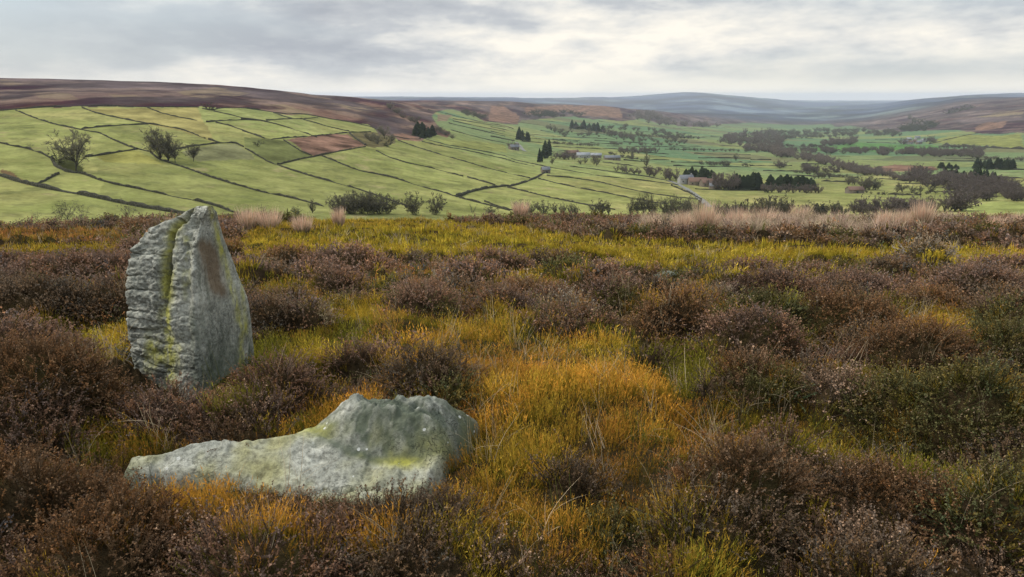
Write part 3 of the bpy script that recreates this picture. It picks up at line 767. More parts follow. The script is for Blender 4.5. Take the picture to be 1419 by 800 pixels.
ORD = ['first', 'second', 'third', 'fourth', 'fifth', 'sixth', 'seventh', 'eighth', 'ninth', 'tenth', 'eleventh', 'twelfth', 'thirteenth', 'fourteenth', 'fifteenth', 'sixteenth']
def row(kind, line, n, h, what, group, wide=1.0, ordinal=True, jit=1.4):
    """trees along a line, counted from its left end"""
    u, v = dense(line, 0.5)
    for k in range(n):
        t = (k + 0.5 + TR.uniform(-0.32, 0.32)) / n
        i = min(len(u) - 1, int(t * len(u)))
        hh = TR.uniform(h[0] * (0.8 if kind == 'conifer' else 1), h[1])
        lab = what.replace('#', ORD[k]) if ordinal and n <= len(ORD) else what.replace('# ', '')
        plant(kind, u[i] + TR.uniform(-1, 1) * jit, v[i] + TR.uniform(-0.6, 0.6) * jit, hh, lab, group, wide * TR.uniform(0.85, 1.15))

# the near hillside
plant('big', 106, 238, 47, 'lone spreading bare tree in the corner of walls on the big green hill', wide=1.1)
plant('scrub', 80, 227, 15, 'small dark bush close beside the lone spreading bare tree', wide=1.0)
plant('pale', 42, 205, 6, 'tiny clump of dead growth on the scrubby wall', wide=1.6)
plant('tall', 222, 222, 42, 'tallest of three bare trees clumped where walls meet on the big hill', 'clump of trees on the big hill', wide=0.95)
plant('tall', 231, 225, 37, 'second, broader tree at the heart of the clump on the big hill', 'clump of trees on the big hill', wide=1.0)
plant('big', 243, 226, 30, 'third, shorter tree on the slope side of the clump on the big hill', 'clump of trees on the big hill', wide=0.85)
plant('big', 268, 224, 22, 'small bare tree standing apart below the stony corner field', wide=0.95)
plant('scrub', 290, 153, 9, 'dark scrub clump at the moor wall above the upper pastures', wide=1.9)
plant('scrub', 358, 203, 8, 'low dark thorn bush alone in the rough olive field', wide=1.9)
for u_, v_, h_, k_, l_ in [(514,196,12,'thicket','grey bush at the top of the gully beside the red bracken field'), (523,200,14,'thicket','middle bush of the gully beside the red bracken field'), (533,193,17,'big','small bare tree leaning over the gully by the bracken field'), (538,204,12,'scrub','dark bush at the foot of the gully by the bracken field'), (508,190,7,'scrub','low dark bush on the wall corner above the bracken field'), (543,196,10,'thicket','round bush on the meadow side of the gully')]:
    plant(k_, u_, v_, h_, l_, wide=1.05)
row('conifer', [(573,187),(590,192),(601,189)], 6, (14,20), '# dark conifer of the clump under the hanging moor edge', 'conifer clump under the moor edge', 1.25)
row('thicket', [(600,180),(620,190),(628,192)], 4, (6,9), '# thicket bush straggling from the conifer clump towards the striped fields', 'bushes beyond the conifer clump', 1.4)
row('thicket', [(540,150),(560,165),(578,172)], 5, (6,9), '# grey birch scrub on the steep moor slope above the conifer clump', 'scrub on the steep moor slope', 1.3)
# along the foot of the moor edge
row('pale', [(78,304),(96,304)], 2, (19,23), '# leafless grey bush behind the moor edge at the foot of the big hill', 'grey bushes at the foot of the big hill', 0.9)
plant('pale', 118, 305, 20, 'third grey bush behind the moor edge, somewhat apart, at the foot of the big hill', 'grey bushes at the foot of the big hill', 0.85)
plant('pale', 51, 305, 11, 'smallest grey bush at the moor edge below the big hill', wide=1.1)
plant('pale', 182, 304, 26, 'thin fan-shaped sapling just behind the standing stone', wide=0.85)
plant('tall', 433, 296, 19, 'small bare tree at the moor edge before the long dark thicket', wide=0.75)
plant('thicket', 411, 298, 11, 'low bush at the moor edge beside the small bare tree', wide=1.1)
plant('pale', 363, 296, 14, 'pale leafless sapling over the rushes at the moor edge', wide=0.9)
row('thicket', [(462,297),(540,297)], 9, (24,31), '# bush of the long dark thicket at the moor edge', 'long dark thicket at the moor edge', 0.95)
plant('thicket', 574, 298, 31, 'round spreading bare thicket at the moor edge, the wider one of a pair', wide=1.0)
plant('thicket', 603, 298, 29, 'round spreading bare thicket next to the end of the lane wall', wide=0.95)
plant('pale', 655, 296, 14, 'faint bare sapling at the moor edge beyond the round thickets', wide=0.8)
plant('thicket', 681, 298, 13, 'low brown bush on the wall at the moor edge', wide=1.2)
row('thicket', [(718,297),(758,297)], 3, (15,20), '# bush of the low group behind the tall straw tussock', 'bushes behind the tall straw tussock', 1.0)
row('far', [(766,298),(802,298)], 4, (14,18), '# tree of the short row beyond the tussock on the moor edge', 'short row beyond the tussock', 1.0)
row('far', [(820,299),(848,299)], 4, (18,22), '# tree of the small grove under the long field walls', 'small grove under the long field walls', 0.9)
row('tall', [(872,299),(912,299)], 5, (24,32), '# slender tree of the pale grove at the moor edge', 'pale grove at the moor edge', 0.7)
row('thicket', [(918,300),(966,301)], 5, (22,28), '# bush of the dense dark thicket before the pale lane', 'dense thicket before the pale lane', 0.9)
row('far', [(985,300),(1048,301)], 7, (16,24), '# tree of the straggling row just past the pale lane', 'straggling row past the pale lane', 0.9)
row('conifer', [(1003,299),(1030,299)], 4, (14,19), '# small conifer among bare trees just past the pale lane', 'small conifers past the pale lane', 1.0)
row('far', [(1044,300),(1094,302)], 8, (22,31), '# tall tree of the dense grove over the pink grass', 'dense grove over the pink grass', 0.85)
row('conifer', [(1082,300),(1096,300)], 2, (18,22), '# dark conifer at the end of the dense grove', 'conifers at the end of the dense grove', 0.9)
row('far', [(1102,300),(1172,300)], 9, (13,20), '# tree of the thin row over the pink grass', 'thin row over the pink grass', 0.95)
row('conifer', [(1110,299),(1160,298)], 4, (12,16), '# dark conifer in the thin row over the pink grass', 'conifers in the thin row', 1.1)
row('farp', [(1182,298),(1232,298)], 8, (18,23), '# tree of the pale brown copse past the pink grass', 'pale brown copse', 0.9)
row('farp', [(1236,298),(1278,296)], 6, (18,25), '# tree of the dense round copse at the moor edge', 'dense round copse', 1.05)
row('far', [(1284,294),(1300,294)], 3, (16,20), '# slim tree between two copses at the moor edge', 'slim trees between two copses', 0.8)
row('farp', [(1306,293),(1330,293)], 4, (20,25), '# tree of the purple copse beside the bright corner field', 'purple copse by the bright field', 1.0)
row('far', [(1334,281),(1352,280)], 3, (9,12), '# small tree behind the bright corner field', 'small trees behind the bright field', 1.0)
# the mid dale
row('conifer', [(715,193),(736,196)], 5, (12,20), '# dark conifer at the bend of the farm track', 'conifers at the bend of the farm track', 0.9)
row('farp', [(706,207),(718,208)], 3, (9,13), '# bare tree by the farm track bend', 'bare trees by the farm track', 1.0)
row('conifer', [(744,224),(750,226),(761,214)], 4, (16,28), '# tall dark evergreen standing over the walled fields', 'tall evergreens over the walled fields', 0.7)
plant('far', 765, 228, 10, 'small round tree beside the tall dark evergreens', wide=1.0)
row('conifer', [(792,178),(838,184)], 12, (8,13), '# evergreen of the dark plantation on the hillside strip', 'dark plantation on the hillside strip', 1.1)
row('farp', [(838,186),(875,194)], 9, (7,11), '# purple tree of the spinney on the far green slope', 'spinney on the far green slope', 1.1)
row('far', [(758,178),(786,192)], 6, (6,10), '# small tree scattered along the upper farm track', 'small trees along the upper farm track', 1.0)
row('farp', [(768,220),(800,222)], 7, (8,13), '# tree of the brown orchard beside the white roofed barns', 'brown orchard beside the barns', 1.1)
row('far', [(822,228),(828,230)], 2, (12,16), '# dark round tree in front of the white roofed barns', 'dark trees in front of the barns', 0.9)
row('far', [(800,228),(812,228)], 2, (7,10), '# low tree below the white roofed barns', 'low trees below the barns', 1.1)
row('farp', [(858,213),(910,212)], 11, (7,11), '# tree of the long brown row across the mid dale', 'long brown row across the mid dale', 1.1)
plant('tall', 876, 220, 12, 'single tree hanging below the long brown row', wide=0.8)
plant('tall', 896, 232, 20, 'tall lone tree standing in the mid dale pasture', wide=0.65)
row('farp', [(852,238),(886,243)], 6, (8,12), '# bush of the hawthorn patch in the mid dale', 'hawthorn patch in the mid dale', 1.2)
row('farp', [(894,243),(908,245)], 3, (12,16), '# tree of the trio before the farm on the lane', 'trio before the farm on the lane', 0.9)
row('farp', [(920,249),(938,250)], 4, (14,18), '# bare tree crowding the farm on the lane', 'bare trees crowding the farm', 0.95)
row('conifer', [(950,249),(990,257)], 14, (17,22), '# dark conifer in the thicker end of the plantation behind the farm', 'thicker end of the plantation', 1.3)
row('farp', [(986,262),(1022,264)], 10, (18,24), '# bare tree mixed in the plantation behind the farm', 'bare trees in the plantation', 0.9)
row('conifer', [(1012,262),(1052,264)], 14, (18,23), '# dark conifer in the middle of the plantation', 'middle of the plantation', 1.3)
row('conifer', [(1064,262),(1130,263)], 14, (15,20), '# dark conifer in the far wing of the plantation', 'far wing of the plantation', 1.35)
row('farp', [(1056,267),(1138,268)], 14, (9,13), '# low bare tree fringing the far wing of the plantation', 'fringe of the plantation', 1.1)
plant('far', 1020, 223, 9, 'lone round tree in the bright pasture above the plantation', wide=1.1)
row('far', [(1003,230),(1010,230)], 2, (6,8), '# small tree on the hedge above the plantation', 'small trees above the plantation', 1.1)
plant('far', 1122, 239, 10, 'lone tree on the hedge before the purple river wood', wide=1.0)
row('far', [(1128,248),(1150,247)], 5, (8,12), '# tree of the open group between hedges beyond the plantation', 'open group beyond the plantation', 0.95)
row('far', [(1172,256),(1186,257)], 4, (9,13), '# tree at the ruined field corner in the valley bottom', 'trees at the field corner', 0.9)
row('far', [(1192,263),(1216,264)], 6, (12,17), '# tree of the loose grove in the valley bottom', 'loose grove in the valley bottom', 0.95)
row('far', [(1232,267),(1296,268)], 5, (10,13), '# round tree of the evenly spaced row in the valley bottom', 'evenly spaced row in the valley bottom', 1.05)
row('conifer', [(1306,245),(1336,248)], 7, (9,13), '# dark conifer in the first clump rising over the purple wood', 'first conifer clump over the purple wood', 1.1)
row('conifer', [(1342,249),(1366,250)], 6, (12,16), '# dark conifer in the second clump rising over the purple wood', 'second conifer clump over the purple wood', 1.0)
row('conifer', [(1372,252),(1379,252)], 2, (13,15), '# of a pair of dark conifers over the purple wood', 'pair of conifers over the purple wood', 1.0)
row('conifer', [(1352,234),(1404,235)], 12, (9,13), '# conifer of the dark square plantation in the green fields', 'dark square plantation', 1.1)
row('conifer', [(1300,234),(1330,235)], 6, (5,8), '# dark bush along the tan rushy field', 'dark bushes along the tan rushy field', 1.5)
row('far', [(1255,165),(1290,178)], 6, (5,8), '# tree on the wooded slope above the village', 'trees on the slope above the village', 1.3)
row('farp', [(1245,200),(1256,201)], 3, (6,9), '# tree crowding the near end of the village', 'trees at the near end of the village', 1.2)
row('farp', [(1284,198),(1296,198)], 4, (6,9), '# tree crowding the far end of the village', 'trees at the far end of the village', 1.2)
row('scrub', [(1310,160),(1345,150)], 6, (5,7), '# dark thorn on the opposite moor slope', 'thorns on the opposite moor slope', 1.6)

# woods that read as one mass
def wood(kind, area, n, h, name, label, cat='woodland', seed=1):
    R = np.random.default_rng(seed)
    us = [p[0] for p in area]; vs_ = [p[1] for p in area]
    pu = R.uniform(min(us), max(us), n * 6); pv = R.uniform(min(vs_), max(vs_), n * 6)
    k = inpoly(pu, pv, area); pu, pv = pu[k][:n], pv[k][:n]
    x, y, z, r = valley_hit(pu, pv)
    VV, FF, MI = [], [], []; off = 0
    o = np.array([x.mean(), y.mean(), z.mean()])
    for i in range(len(x)):
        me = proto(kind)[int(R.integers(0, len(proto(kind))))][2]
        nv = len(me.vertices); co = np.empty(nv * 3, np.float32); me.vertices.foreach_get('co', co); co = co.reshape(-1, 3)
        hh = R.uniform(*h) * r[i] / F; a = R.uniform(0, 6.28)
        Rm = np.array([[cos(a), -sin(a), 0], [sin(a), cos(a), 0], [0, 0, 1]])
        P = (co * np.array([hh * 1.5, hh * 1.5, hh])) @ Rm.T + np.array([x[i], y[i], z[i]]) - o
        quads = np.array([p.vertices[:] for p in me.polygons if len(p.vertices) == 4]) if ('q', me.name) not in PAIRS else PAIRS[('q', me.name)]
        PAIRS[('q', me.name)] = quads
        nt_ = (nv - int(quads.max()) - 1) // 3; b = int(quads.max()) + 1
        tri = np.arange(3 * nt_).reshape(-1, 3) + b
        VV.append(P); FF.append((quads + off, tri + off)); off += nv
    V = np.concatenate(VV); Q = np.concatenate([f[0] for f in FF]); T = np.concatenate([f[1] for f in FF])
    crown_m = proto(kind)[0][2].materials[1]
    ob = mesh_np(name, V, [Q, T], [M_BARK, crown_m], mat_idx=np.concatenate([np.zeros(len(Q)), np.ones(len(T))]))
    ob.location = o
    tag(ob, label, cat, None, 'stuff')
    return ob
wood('farp', Z4([(740,555),(800,530),(880,540),(1000,560),(1150,570),(1318,600),(1400,640),(1400,668),(1200,655),(1040,660),(900,600),(780,585)]), 140, (9, 15), 'bare_woodland', 'purple brown bare woodland spreading over the valley bottom', seed=1)
wood('farp', Z4([(-50,395),(0,345),(60,330),(130,332),(150,400),(100,420),(20,425)]) + Z3([(1160,385),(1090,380),(1160,345),(1230,330)]), 150, (5, 8.5), 'bare_woodland', 'brown hanging wood at the head of the river wood', seed=2)
wood('farp', Z4([(40,405),(150,425),(260,440),(380,465),(470,500),(600,520),(720,545),(760,575),(640,545),(500,530),(400,490),(250,462),(100,440)]), 150, (7, 10.5), 'bare_woodland', 'purple winding belt of bare trees following the river', seed=3)
wood('farp', Z4([(130,408),(350,412),(600,415),(900,420),(1100,425),(1140,445),(930,448),(700,440),(500,432),(130,425)]), 150, (5.5, 8), 'bare_woodland', 'long straight belt of bare trees across the valley floor', seed=4)
wood('farp', Z4([(345,380),(495,372),(500,388),(350,394)]), 26, (6, 9), 'bare_woodland', 'small brown copse standing in the smooth blue green field', seed=5)
wood('scrub', Z4([(720,315),(780,295),(880,290),(900,300),(840,322),(740,325)]) , 40, (4, 7), 'dark_scrubland', 'dark wooded bank on the slope behind the village', seed=6)
wood('far', Z4([(60,330),(350,318),(700,322),(730,350),(560,345),(350,352),(150,362),(60,350)]), 170, (3, 6), 'bare_woodland', 'scattered trees of the far valley floor', seed=7)
wood('scrub', Z3([(150,240),(250,225),(400,235),(480,240),(470,252),(300,255),(160,258)]), 50, (4, 7), 'dark_scrubland', 'dark scrub strung along under the bracken ridge', seed=8)
wood('far', Z3([(280,330),(480,300),(640,300),(900,330),(1000,380),(780,385),(560,360),(420,345)]), 120, (3, 6.5), 'bare_woodland', 'scattered hedgerow trees of the mid dale', seed=9)
wood('farp', Z3([(640,250),(760,235),(880,280),(1000,290),(1100,300),(900,300),(760,285)]), 70, (4, 8), 'bare_woodland', 'grey birch wood on the end of the bracken ridge', seed=10)
wood('farp', Z4([(120,490),(300,505),(420,520),(330,530),(150,505)]), 14, (7, 10), 'bare_woodland', 'thin line of hedgerow trees beyond the plantation', seed=11)
wood('scrub', Z2([(1040,225),(1120,240),(1165,262),(1100,255),(1045,238)]), 24, (4, 7), 'dark_scrubland', 'dark band of scrub beside the pink bracken bank', seed=12)

for i_, (ln, tx) in enumerate([(Z4([(60,356),(330,350),(520,356)]), 'thin dark tree line at the head of the valley floor'), (Z4([(120,392),(240,396),(345,398)]), 'short tree line beside the smooth blue green field'), (Z4([(900,400),(1040,402),(1130,408)]), 'tree line along the foot of the green hill field'), (Z4([(1000,440),(1140,455),(1318,462)]), 'tree line between the bright fields under the opposite moor'), (Z4([(200,520),(330,532),(470,545)]), 'straggling tree line in the hedged fields'), (Z4([(560,620),(680,632),(860,622),(1030,625)]), 'low scrubby tree line under the evenly spaced row'), (Z3([(560,384),(700,388),(900,392)]), 'thin tree line across the blue green fields'), (Z3([(860,412),(1000,416),(1252,420)]), 'thin tree line above the bright pasture'), (Z3([(300,380),(420,388),(520,394)]), 'thin tree line above the hillside farm'), (Z3([(700,345),(840,352),(1000,358)]), 'thin tree line under the far green slope'), (Z3([(560,430),(660,452),(760,468)]), 'scrubby tree line below the long brown row'), (Z3([(1000,480),(1120,486),(1252,488)]), 'thin tree line behind the conifer plantation')]):
    poly = [(a, b - .7) for a, b in ln] + [(a, b + .7) for a, b in ln[::-1]]
    wood('far', poly, 26, (2.6, 5.0), 'tree_line', tx, 'tree line', seed=40 + i_)

# ------------------------------------------------------------------ lanes and houses
M_LANE = plain_mat('lane_surface', (0.20, 0.20, 0.18), (0.14, 0.14, 0.12), 0.5)
def lane(line, wid, label):
    u, v = dense(line, 1.0); x, y, z, r = valley_hit(u, v)
    lr = gblur(np.log(r), 2.0, 0); az = np.arctan2(x, y); r = np.exp(lr); x = r * np.sin(az); y = r * np.cos(az)
    s = np.concatenate([[0], np.cumsum(np.hypot(np.diff(x), np.diff(y)))]); q = np.linspace(0, s[-1], int(s[-1] / 4) + 4)
    x = np.interp(q, s, x); y = np.interp(q, s, y)
    T = np.stack([np.gradient(x), np.gradient(y)], 1); T /= np.linalg.norm(T, axis=1)[:, None] + 1e-9
    V = []
    for off in (-0.5, -0.17, 0.17, 0.5):
        xx = x - T[:, 1] * off * wid; yy = y + T[:, 0] * off * wid
        V.append(np.stack([xx, yy, valley_z(xx, yy) + 0.35], 1))
    V = np.stack(V, 1).reshape(-1, 3); n = len(x)
    i = np.arange(n - 1)[:, None] * 4; k = np.arange(3)[None]
    Q = np.stack([i + k, i + k + 1, i + k + 5, i + k + 4], -1).reshape(-1, 4)
    o = mesh_np('lane', V, Q, M_LANE); tag(o, label, None, None, 'structure')
lane(Z3([(860,560),(905,578),(950,603),(1000,640),(1030,665),(1055,690)]), 4.5, 'pale lane running down to the farm')
lane(Z3([(122,372),(140,390),(155,412),(170,420)]), 5.0, 'pale farm track bending up the slope')

M_STONEW = plain_mat('house_stone', (0.20, 0.165, 0.13), (0.14, 0.115, 0.09), 1.2)
M_WHITE = plain_mat('whitewash', (0.36, 0.355, 0.34), (0.27, 0.265, 0.25), 0.8)
M_PANTILE = plain_mat('pantiles', (0.20, 0.125, 0.095), (0.14, 0.09, 0.07), 1.5)
M_SLATE = plain_mat('slate', (0.20, 0.21, 0.23), (0.14, 0.15, 0.165), 1.5)
M_SHEET = plain_mat('pale_sheet_roof', (0.33, 0.345, 0.36), (0.25, 0.265, 0.28), 0.8)
M_PANE = plain_mat('dark_pane', (0.03, 0.035, 0.04), (0.02, 0.02, 0.025), 2.0, 0.3)
def house(u, v, L, Wd, hw, hr, rz, wm, rm, label, cat='house', name='stone_house', chim=True, nwin=3):
    x, y, z, r = [float(a[0]) for a in valley_hit(u, v)]
    o = empty(name, (x, y, z - 0.3), rz)
    b = MB(); a, c = L / 2, Wd / 2
    V = [(-a,-c,-1.5),(a,-c,-1.5),(a,c,-1.5),(-a,c,-1.5),(-a,-c,hw),(a,-c,hw),(a,c,hw),(-a,c,hw),(-a,0,hw+hr),(a,0,hw+hr)]
    b.add(V, [[0,1,5,4]]); b.add(V, [[2,3,7,6]]); b.add(V, [[3,0,4,7]]); b.add(V, [[1,2,6,5]])
    o1 = mesh_np('wall', np.array(V), [np.array([[0,1,5,4],[2,3,7,6],[3,0,4,7],[1,2,6,5]]), np.array([[4,8,7],[5,6,9]])], wm, o)
    t = 0.25; e = 0.35
    RV = []; RF = []
    for s in (-1, 1):
        k = len(RV)
        RV += [(-a-e, s*(c+e), hw-0.22), (a+e, s*(c+e), hw-0.22), (a+e, 0, hw+hr+0.05), (-a-e, 0, hw+hr+0.05), (-a-e, s*(c+e), hw-0.22+t), (a+e, s*(c+e), hw-0.22+t), (a+e, 0, hw+hr+0.05+t), (-a-e, 0, hw+hr+0.05+t)]
        RF += [[k,k+1,k+2,k+3],[k+4,k+7,k+6,k+5],[k,k+4,k+5,k+1],[k,k+3,k+7,k+4],[k+1,k+5,k+6,k+2]]
    rf = mesh_np('roof', np.array(RV), np.array(RF), rm, o)
    if chim:
        m = MB(); m.box((a*0.8, 0, hw+hr+0.6), (0.8, 0.8, 1.6)); m.build('chimney', wm, rf)
    for i in range(nwin):
        m = MB(); m.box((-a + L*(i+0.5)/nwin, -c-0.03, hw*0.55), (1.1, 0.12, 1.2)); m.build('window', M_PANE, o)
    m = MB(); m.box((L*0.06, -c-0.03, 1.05), (1.1, 0.12, 2.1)); m.build('door', M_PANE, o)
    tag(o, label, cat)
    return o
house(808, 219, 17, 9, 4, 3, 0.15, M_WHITE, M_SHEET, 'long white roofed barn of the hillside farm among brown trees', 'barn', 'farm_barn', False, 2)
house(826, 219, 14, 8, 4, 2.5, -0.1, M_STONEW, M_SHEET, 'second pale roofed barn at the end of the hillside farm', 'barn', 'farm_barn', False, 2)
house(793, 217, 16, 8, 5, 3, 0.1, M_STONEW, M_PANTILE, 'red roofed farmhouse of the hillside farm behind the brown orchard', 'house')
house(848, 222, 20, 9, 3.5, 2.5, 0.1, M_STONEW, M_SLATE, 'low grey outbuilding past the hillside farm', 'barn', 'farm_barn', False, 2)
house(756, 240, 7, 5, 3.2, 2.2, 0.3, M_STONEW, M_SLATE, 'tiny dark field barn at the top of the curved lane', 'barn', 'field_barn', False, 1)
house(950, 255, 13, 7, 5, 3, 0.25, M_WHITE, M_SLATE, 'grey roofed white cottage on the pale lane', 'house')
house(966, 257, 16, 8, 4, 3, 0.05, M_STONEW, M_PANTILE, 'red roofed long barn of the farm on the pale lane', 'barn', 'farm_barn', False, 3)
house(980, 259, 12, 8, 4.2, 3, 0.2, M_STONEW, M_PANTILE, 'red roofed house at the plantation end of the farm on the lane', 'house')
house(990, 262, 9, 6, 3.0, 2.2, -0.1, M_STONEW, M_SLATE, 'low grey shed in front of the conifer plantation', 'shed', 'farm_shed', False, 1)
house(712, 208, 12, 7, 4, 3, 0.5, M_STONEW, M_SLATE, 'small stone house at the bend of the farm track', 'house')
for i, (u_, v_, wm, rm, lab) in enumerate([(1254,199,M_WHITE,M_SLATE,'white gabled cottage at the near end of the village'), (1261,200,M_WHITE,M_PANTILE,'white cottage with a red roof in the village'), (1267,198,M_STONEW,M_PANTILE,'red roofed stone house at the centre of the village'), (1273,200,M_STONEW,M_SLATE,'slate roofed stone house towards the far end of the village'), (1279,197,M_WHITE,M_SHEET,'pale roofed white building at the far end of the village'), (1259,195,M_STONEW,M_SHEET,'grey barn behind the village cottages'), (1271,193,M_WHITE,M_SLATE,'white house above the rest of the village')]):
    house(u_, v_, 13, 8, 5, 3.5, (-0.4, 0.2, 0.5, -0.1, 0.3, 0.1, -0.2)[i], wm, rm, lab, 'house', 'village_house', True, 3)
house(1184, 268, 12, 7, 3.2, 2.2, 0.1, M_STONEW, M_PANTILE, 'small red roofed ruin of a barn in the valley bottom', 'barn', 'field_barn', False, 1)
# ------------------------------------------------------------------ the standing stone and the flat outcrop
def tbl(T): return np.array([a for a, b in T], float), np.array([b for a, b in T], float)
TL = tbl([(280,290),(288,268),(292,256),(298,246),(303,238),(308,222),(316,201),(330,189),(345,174),(370,169),(400,167),(440,168),(480,172),(520,178),(560,180),(640,182)])
TM = tbl([(280,288),(288,288),(295,285),(305,280),(320,276),(350,271),(400,269),(450,271),(500,273),(540,276),(640,280)])
TRr = tbl([(280,292),(288,298),(294,303),(304,303),(315,308),(350,322),(380,335),(410,346),(440,352),(460,354),(480,356),(500,358),(640,366)])
YM = tbl([(-0.3,4.14),(0,4.17),(0.5,4.22),(0.9,4.30),(1.0,4.36),(1.12,4.42)])
YL = tbl([(-0.3,4.42),(0.8,4.43),(1.12,4.47)])
YR = tbl([(-0.3,5.05),(0,5.0),(0.3,4.94),(0.6,4.83),(0.9,4.68),(1.02,4.58),(1.12,4.48)])
def corner(z, ty, tu):
    y = np.interp(z, *ty); zc = y * cp - (z - H) * sp; v = VC - F * (y * sp + (z - H) * cp) / zc
    return np.stack([(np.interp(v, *tu) - UC) / F * zc, y], -1)
NZ = 330
ZT = 1.088
zs = np.concatenate([np.linspace(-0.22, 1.0, 270, endpoint=False), 1.0 + (ZT - 1.0) * np.sin(np.linspace(0, pi / 2, NZ - 270))])
cL, cM, cR = corner(zs, YL, TL), corner(zs, YM, TM), corner(zs, YR, TRr)
cB = np.stack([cL[:, 0] * 0.45 + cR[:, 0] * 0.55 - 0.02, np.maximum(cR[:, 1], cL[:, 1]) + 0.03 - 0.1 * sstep(0.7, 1.09, zs)], -1)
# ease the section down to nothing at the crown
def seg(a, b, n): t = np.arange(n) / n; return a[:, None] * (1 - t)[None, :, None] + b[:, None] * t[None, :, None]
nLM, nMR, nRB, nBL = 170, 170, 50, 70
ring = np.concatenate([seg(cL, cM, nLM), seg(cM, cR, nMR), seg(cR, cB, nRB), seg(cB, cL, nBL)], 1)
NP = ring.shape[1]
def cyc(A, sig):
    n = int(3 * sig); k = np.exp(-0.5 * (np.arange(-n, n + 1) / sig) ** 2); k /= k.sum()
    B = np.concatenate([A[:, -n:], A, A[:, :n]], 1)
    return np.stack([np.apply_along_axis(lambda m: np.convolve(m, k, 'valid'), 1, B[..., c]) for c in range(A.shape[2])], -1)
ring = cyc(ring, 9.0)
Zg = np.repeat(zs[:, None], NP, 1)
cen = ring.mean(1, keepdims=True)
S = np.concatenate([ring, Zg[..., None]], -1)
wl = np.zeros(NP); wl[:nLM] = 1; wr = np.zeros(NP); wr[nLM:nLM + nMR] = 1
wl = cyc(np.tile(wl[None, :, None], (1, 1, 1)), 6.0)[0, :, 0]; wr = cyc(np.tile(wr[None, :, None], (1, 1, 1)), 6.0)[0, :, 0]
def normals(S):
    a = np.roll(S, -1, 1) - np.roll(S, 1, 1); b = np.gradient(S, axis=0)
    n = np.cross(a, b); return n / (np.linalg.norm(n, axis=2, keepdims=True) + 1e-9)
U0, V0 = project(S[..., 0], S[..., 1], S[..., 2])
Nn = normals(S)
X, Y, Z = S[..., 0], S[..., 1], S[..., 2]
# bedding: stacked ledges with undercut joints, strongest on the weathered broad face
zw = Z + 0.045 * fbm(X * 4.5, Y * 4.5, Z * 3.0, seed=3, oct=4, gain=0.55) + 0.03 * (X + 1.9)
rb = np.random.default_rng(4)
jts = np.cumsum(0.03 + 0.13 * rb.random(40) ** 1.3) - 0.35
ji = np.searchsorted(jts, zw.ravel()).reshape(zw.shape)
lo = jts[np.clip(ji - 1, 0, 39)]; hi = jts[np.clip(ji, 0, 39)]
tt = np.clip((zw - lo) / (hi - lo + 1e-9), 0, 1)
amp_j = rb.uniform(0.3, 1.0, 42)
broken = np.clip(0.15 + 2.4 * fbm(X * 7, Y * 7, Z * 4, seed=8, oct=3), 0, 1)
layoff = (rb.uniform(-1, 1, 42))[ji] * 0.004 + 0.009 * _hash(np.floor(X * 9 + 5 * rb.random(42)[ji] + 0.6 * fbm(X * 12, Y * 12, Z * 12, seed=6, oct=2)), ji, 0 * ji, 5) - 0.0045
profile = (np.sqrt(np.clip(1 - (2 * tt - 1.15) ** 2, 0, 1)) - 0.7) * 0.006
joint = -np.exp(-((zw - lo) / 0.0045) ** 2) * 0.040 * amp_j[np.clip(ji - 1, 0, 41)] - np.exp(-((hi - zw) / 0.004) ** 2) * 0.016 * amp_j[ji]
D = wl[None] * (profile + layoff + joint * broken) * (0.30 + 0.85 * sstep(240, 205, U0))
other = (1 - wl - wr)[None]
D = D + other * (profile + joint * broken) * 0.8
D = D + 0.022 * fbm(X * 8, Y * 8, Z * 11, seed=12, oct=5, gain=0.55) * (0.25 + 0.9 * wl[None]) - 0.020 * wl[None] * (0.25 + 0.75 * sstep(245, 215, U0)) * sstep(0.0, 0.5, fbm(X * 5, Y * 5, Z * 21 + 1.6 * fbm(X * 6, Y * 6, Z * 6, seed=15, oct=2), seed=11, oct=3)) - 0.012 * wl[None] * np.abs(fbm(X * 10, Y * 10, Z * 22, seed=13, oct=3))
D = D + 0.006 * fbm(X * 28, Y * 28, Z * 28, seed=14, oct=3) * (0.5 + 0.8 * wl[None])
pit = vnoise(X * 38, Y * 38, Z * 38, seed=16); D = D - wl[None] * 0.010 * sstep(0.35, 0.8, pit)
D = D + wr[None] * (0.016 * fbm(X * 4, Y * 4, Z * 2.5, seed=18, oct=4) + 0.006 * fbm(X * 20, Y * 20, Z * 6, seed=19, oct=3))
# the long vertical crack of the broad face, a second shallow gully and the chipped arris
gu = np.interp(V0, [290, 303, 312, 325, 360, 400, 430, 480, 530], [256, 251, 241, 233, 228, 227, 224, 230, 230])
gd = np.interp(V0, [290, 300, 330, 380, 405, 440, 530], [0.10, 0.10, 0.085, 0.065, 0.03, 0.016, 0.012])
gw = np.interp(V0, [290, 320, 400, 530], [5.0, 4.5, 6.0, 9.0])
D = D - wl[None] * gd * np.exp(-((U0 - gu) / gw) ** 2)
D = D - (wl + wr)[None] * 0.055 * np.exp(-((U0 - gu + 1.5) / 1.6) ** 2) * sstep(440, 380, V0)
D = D - wl[None] * 0.022 * np.exp(-((U0 - np.interp(V0, [300, 340, 420, 530], [266, 258, 257, 255])) / 5.5) ** 2) * sstep(520, 380, V0)
D = D - 0.05 * np.exp(-(((U0 - 268) / 11) ** 2 + ((V0 - 308) / 7) ** 2)) * (wl + wr)[None]
D = D * sstep(-0.25, -0.1, Z)
S2 = S + Nn * D[..., None]
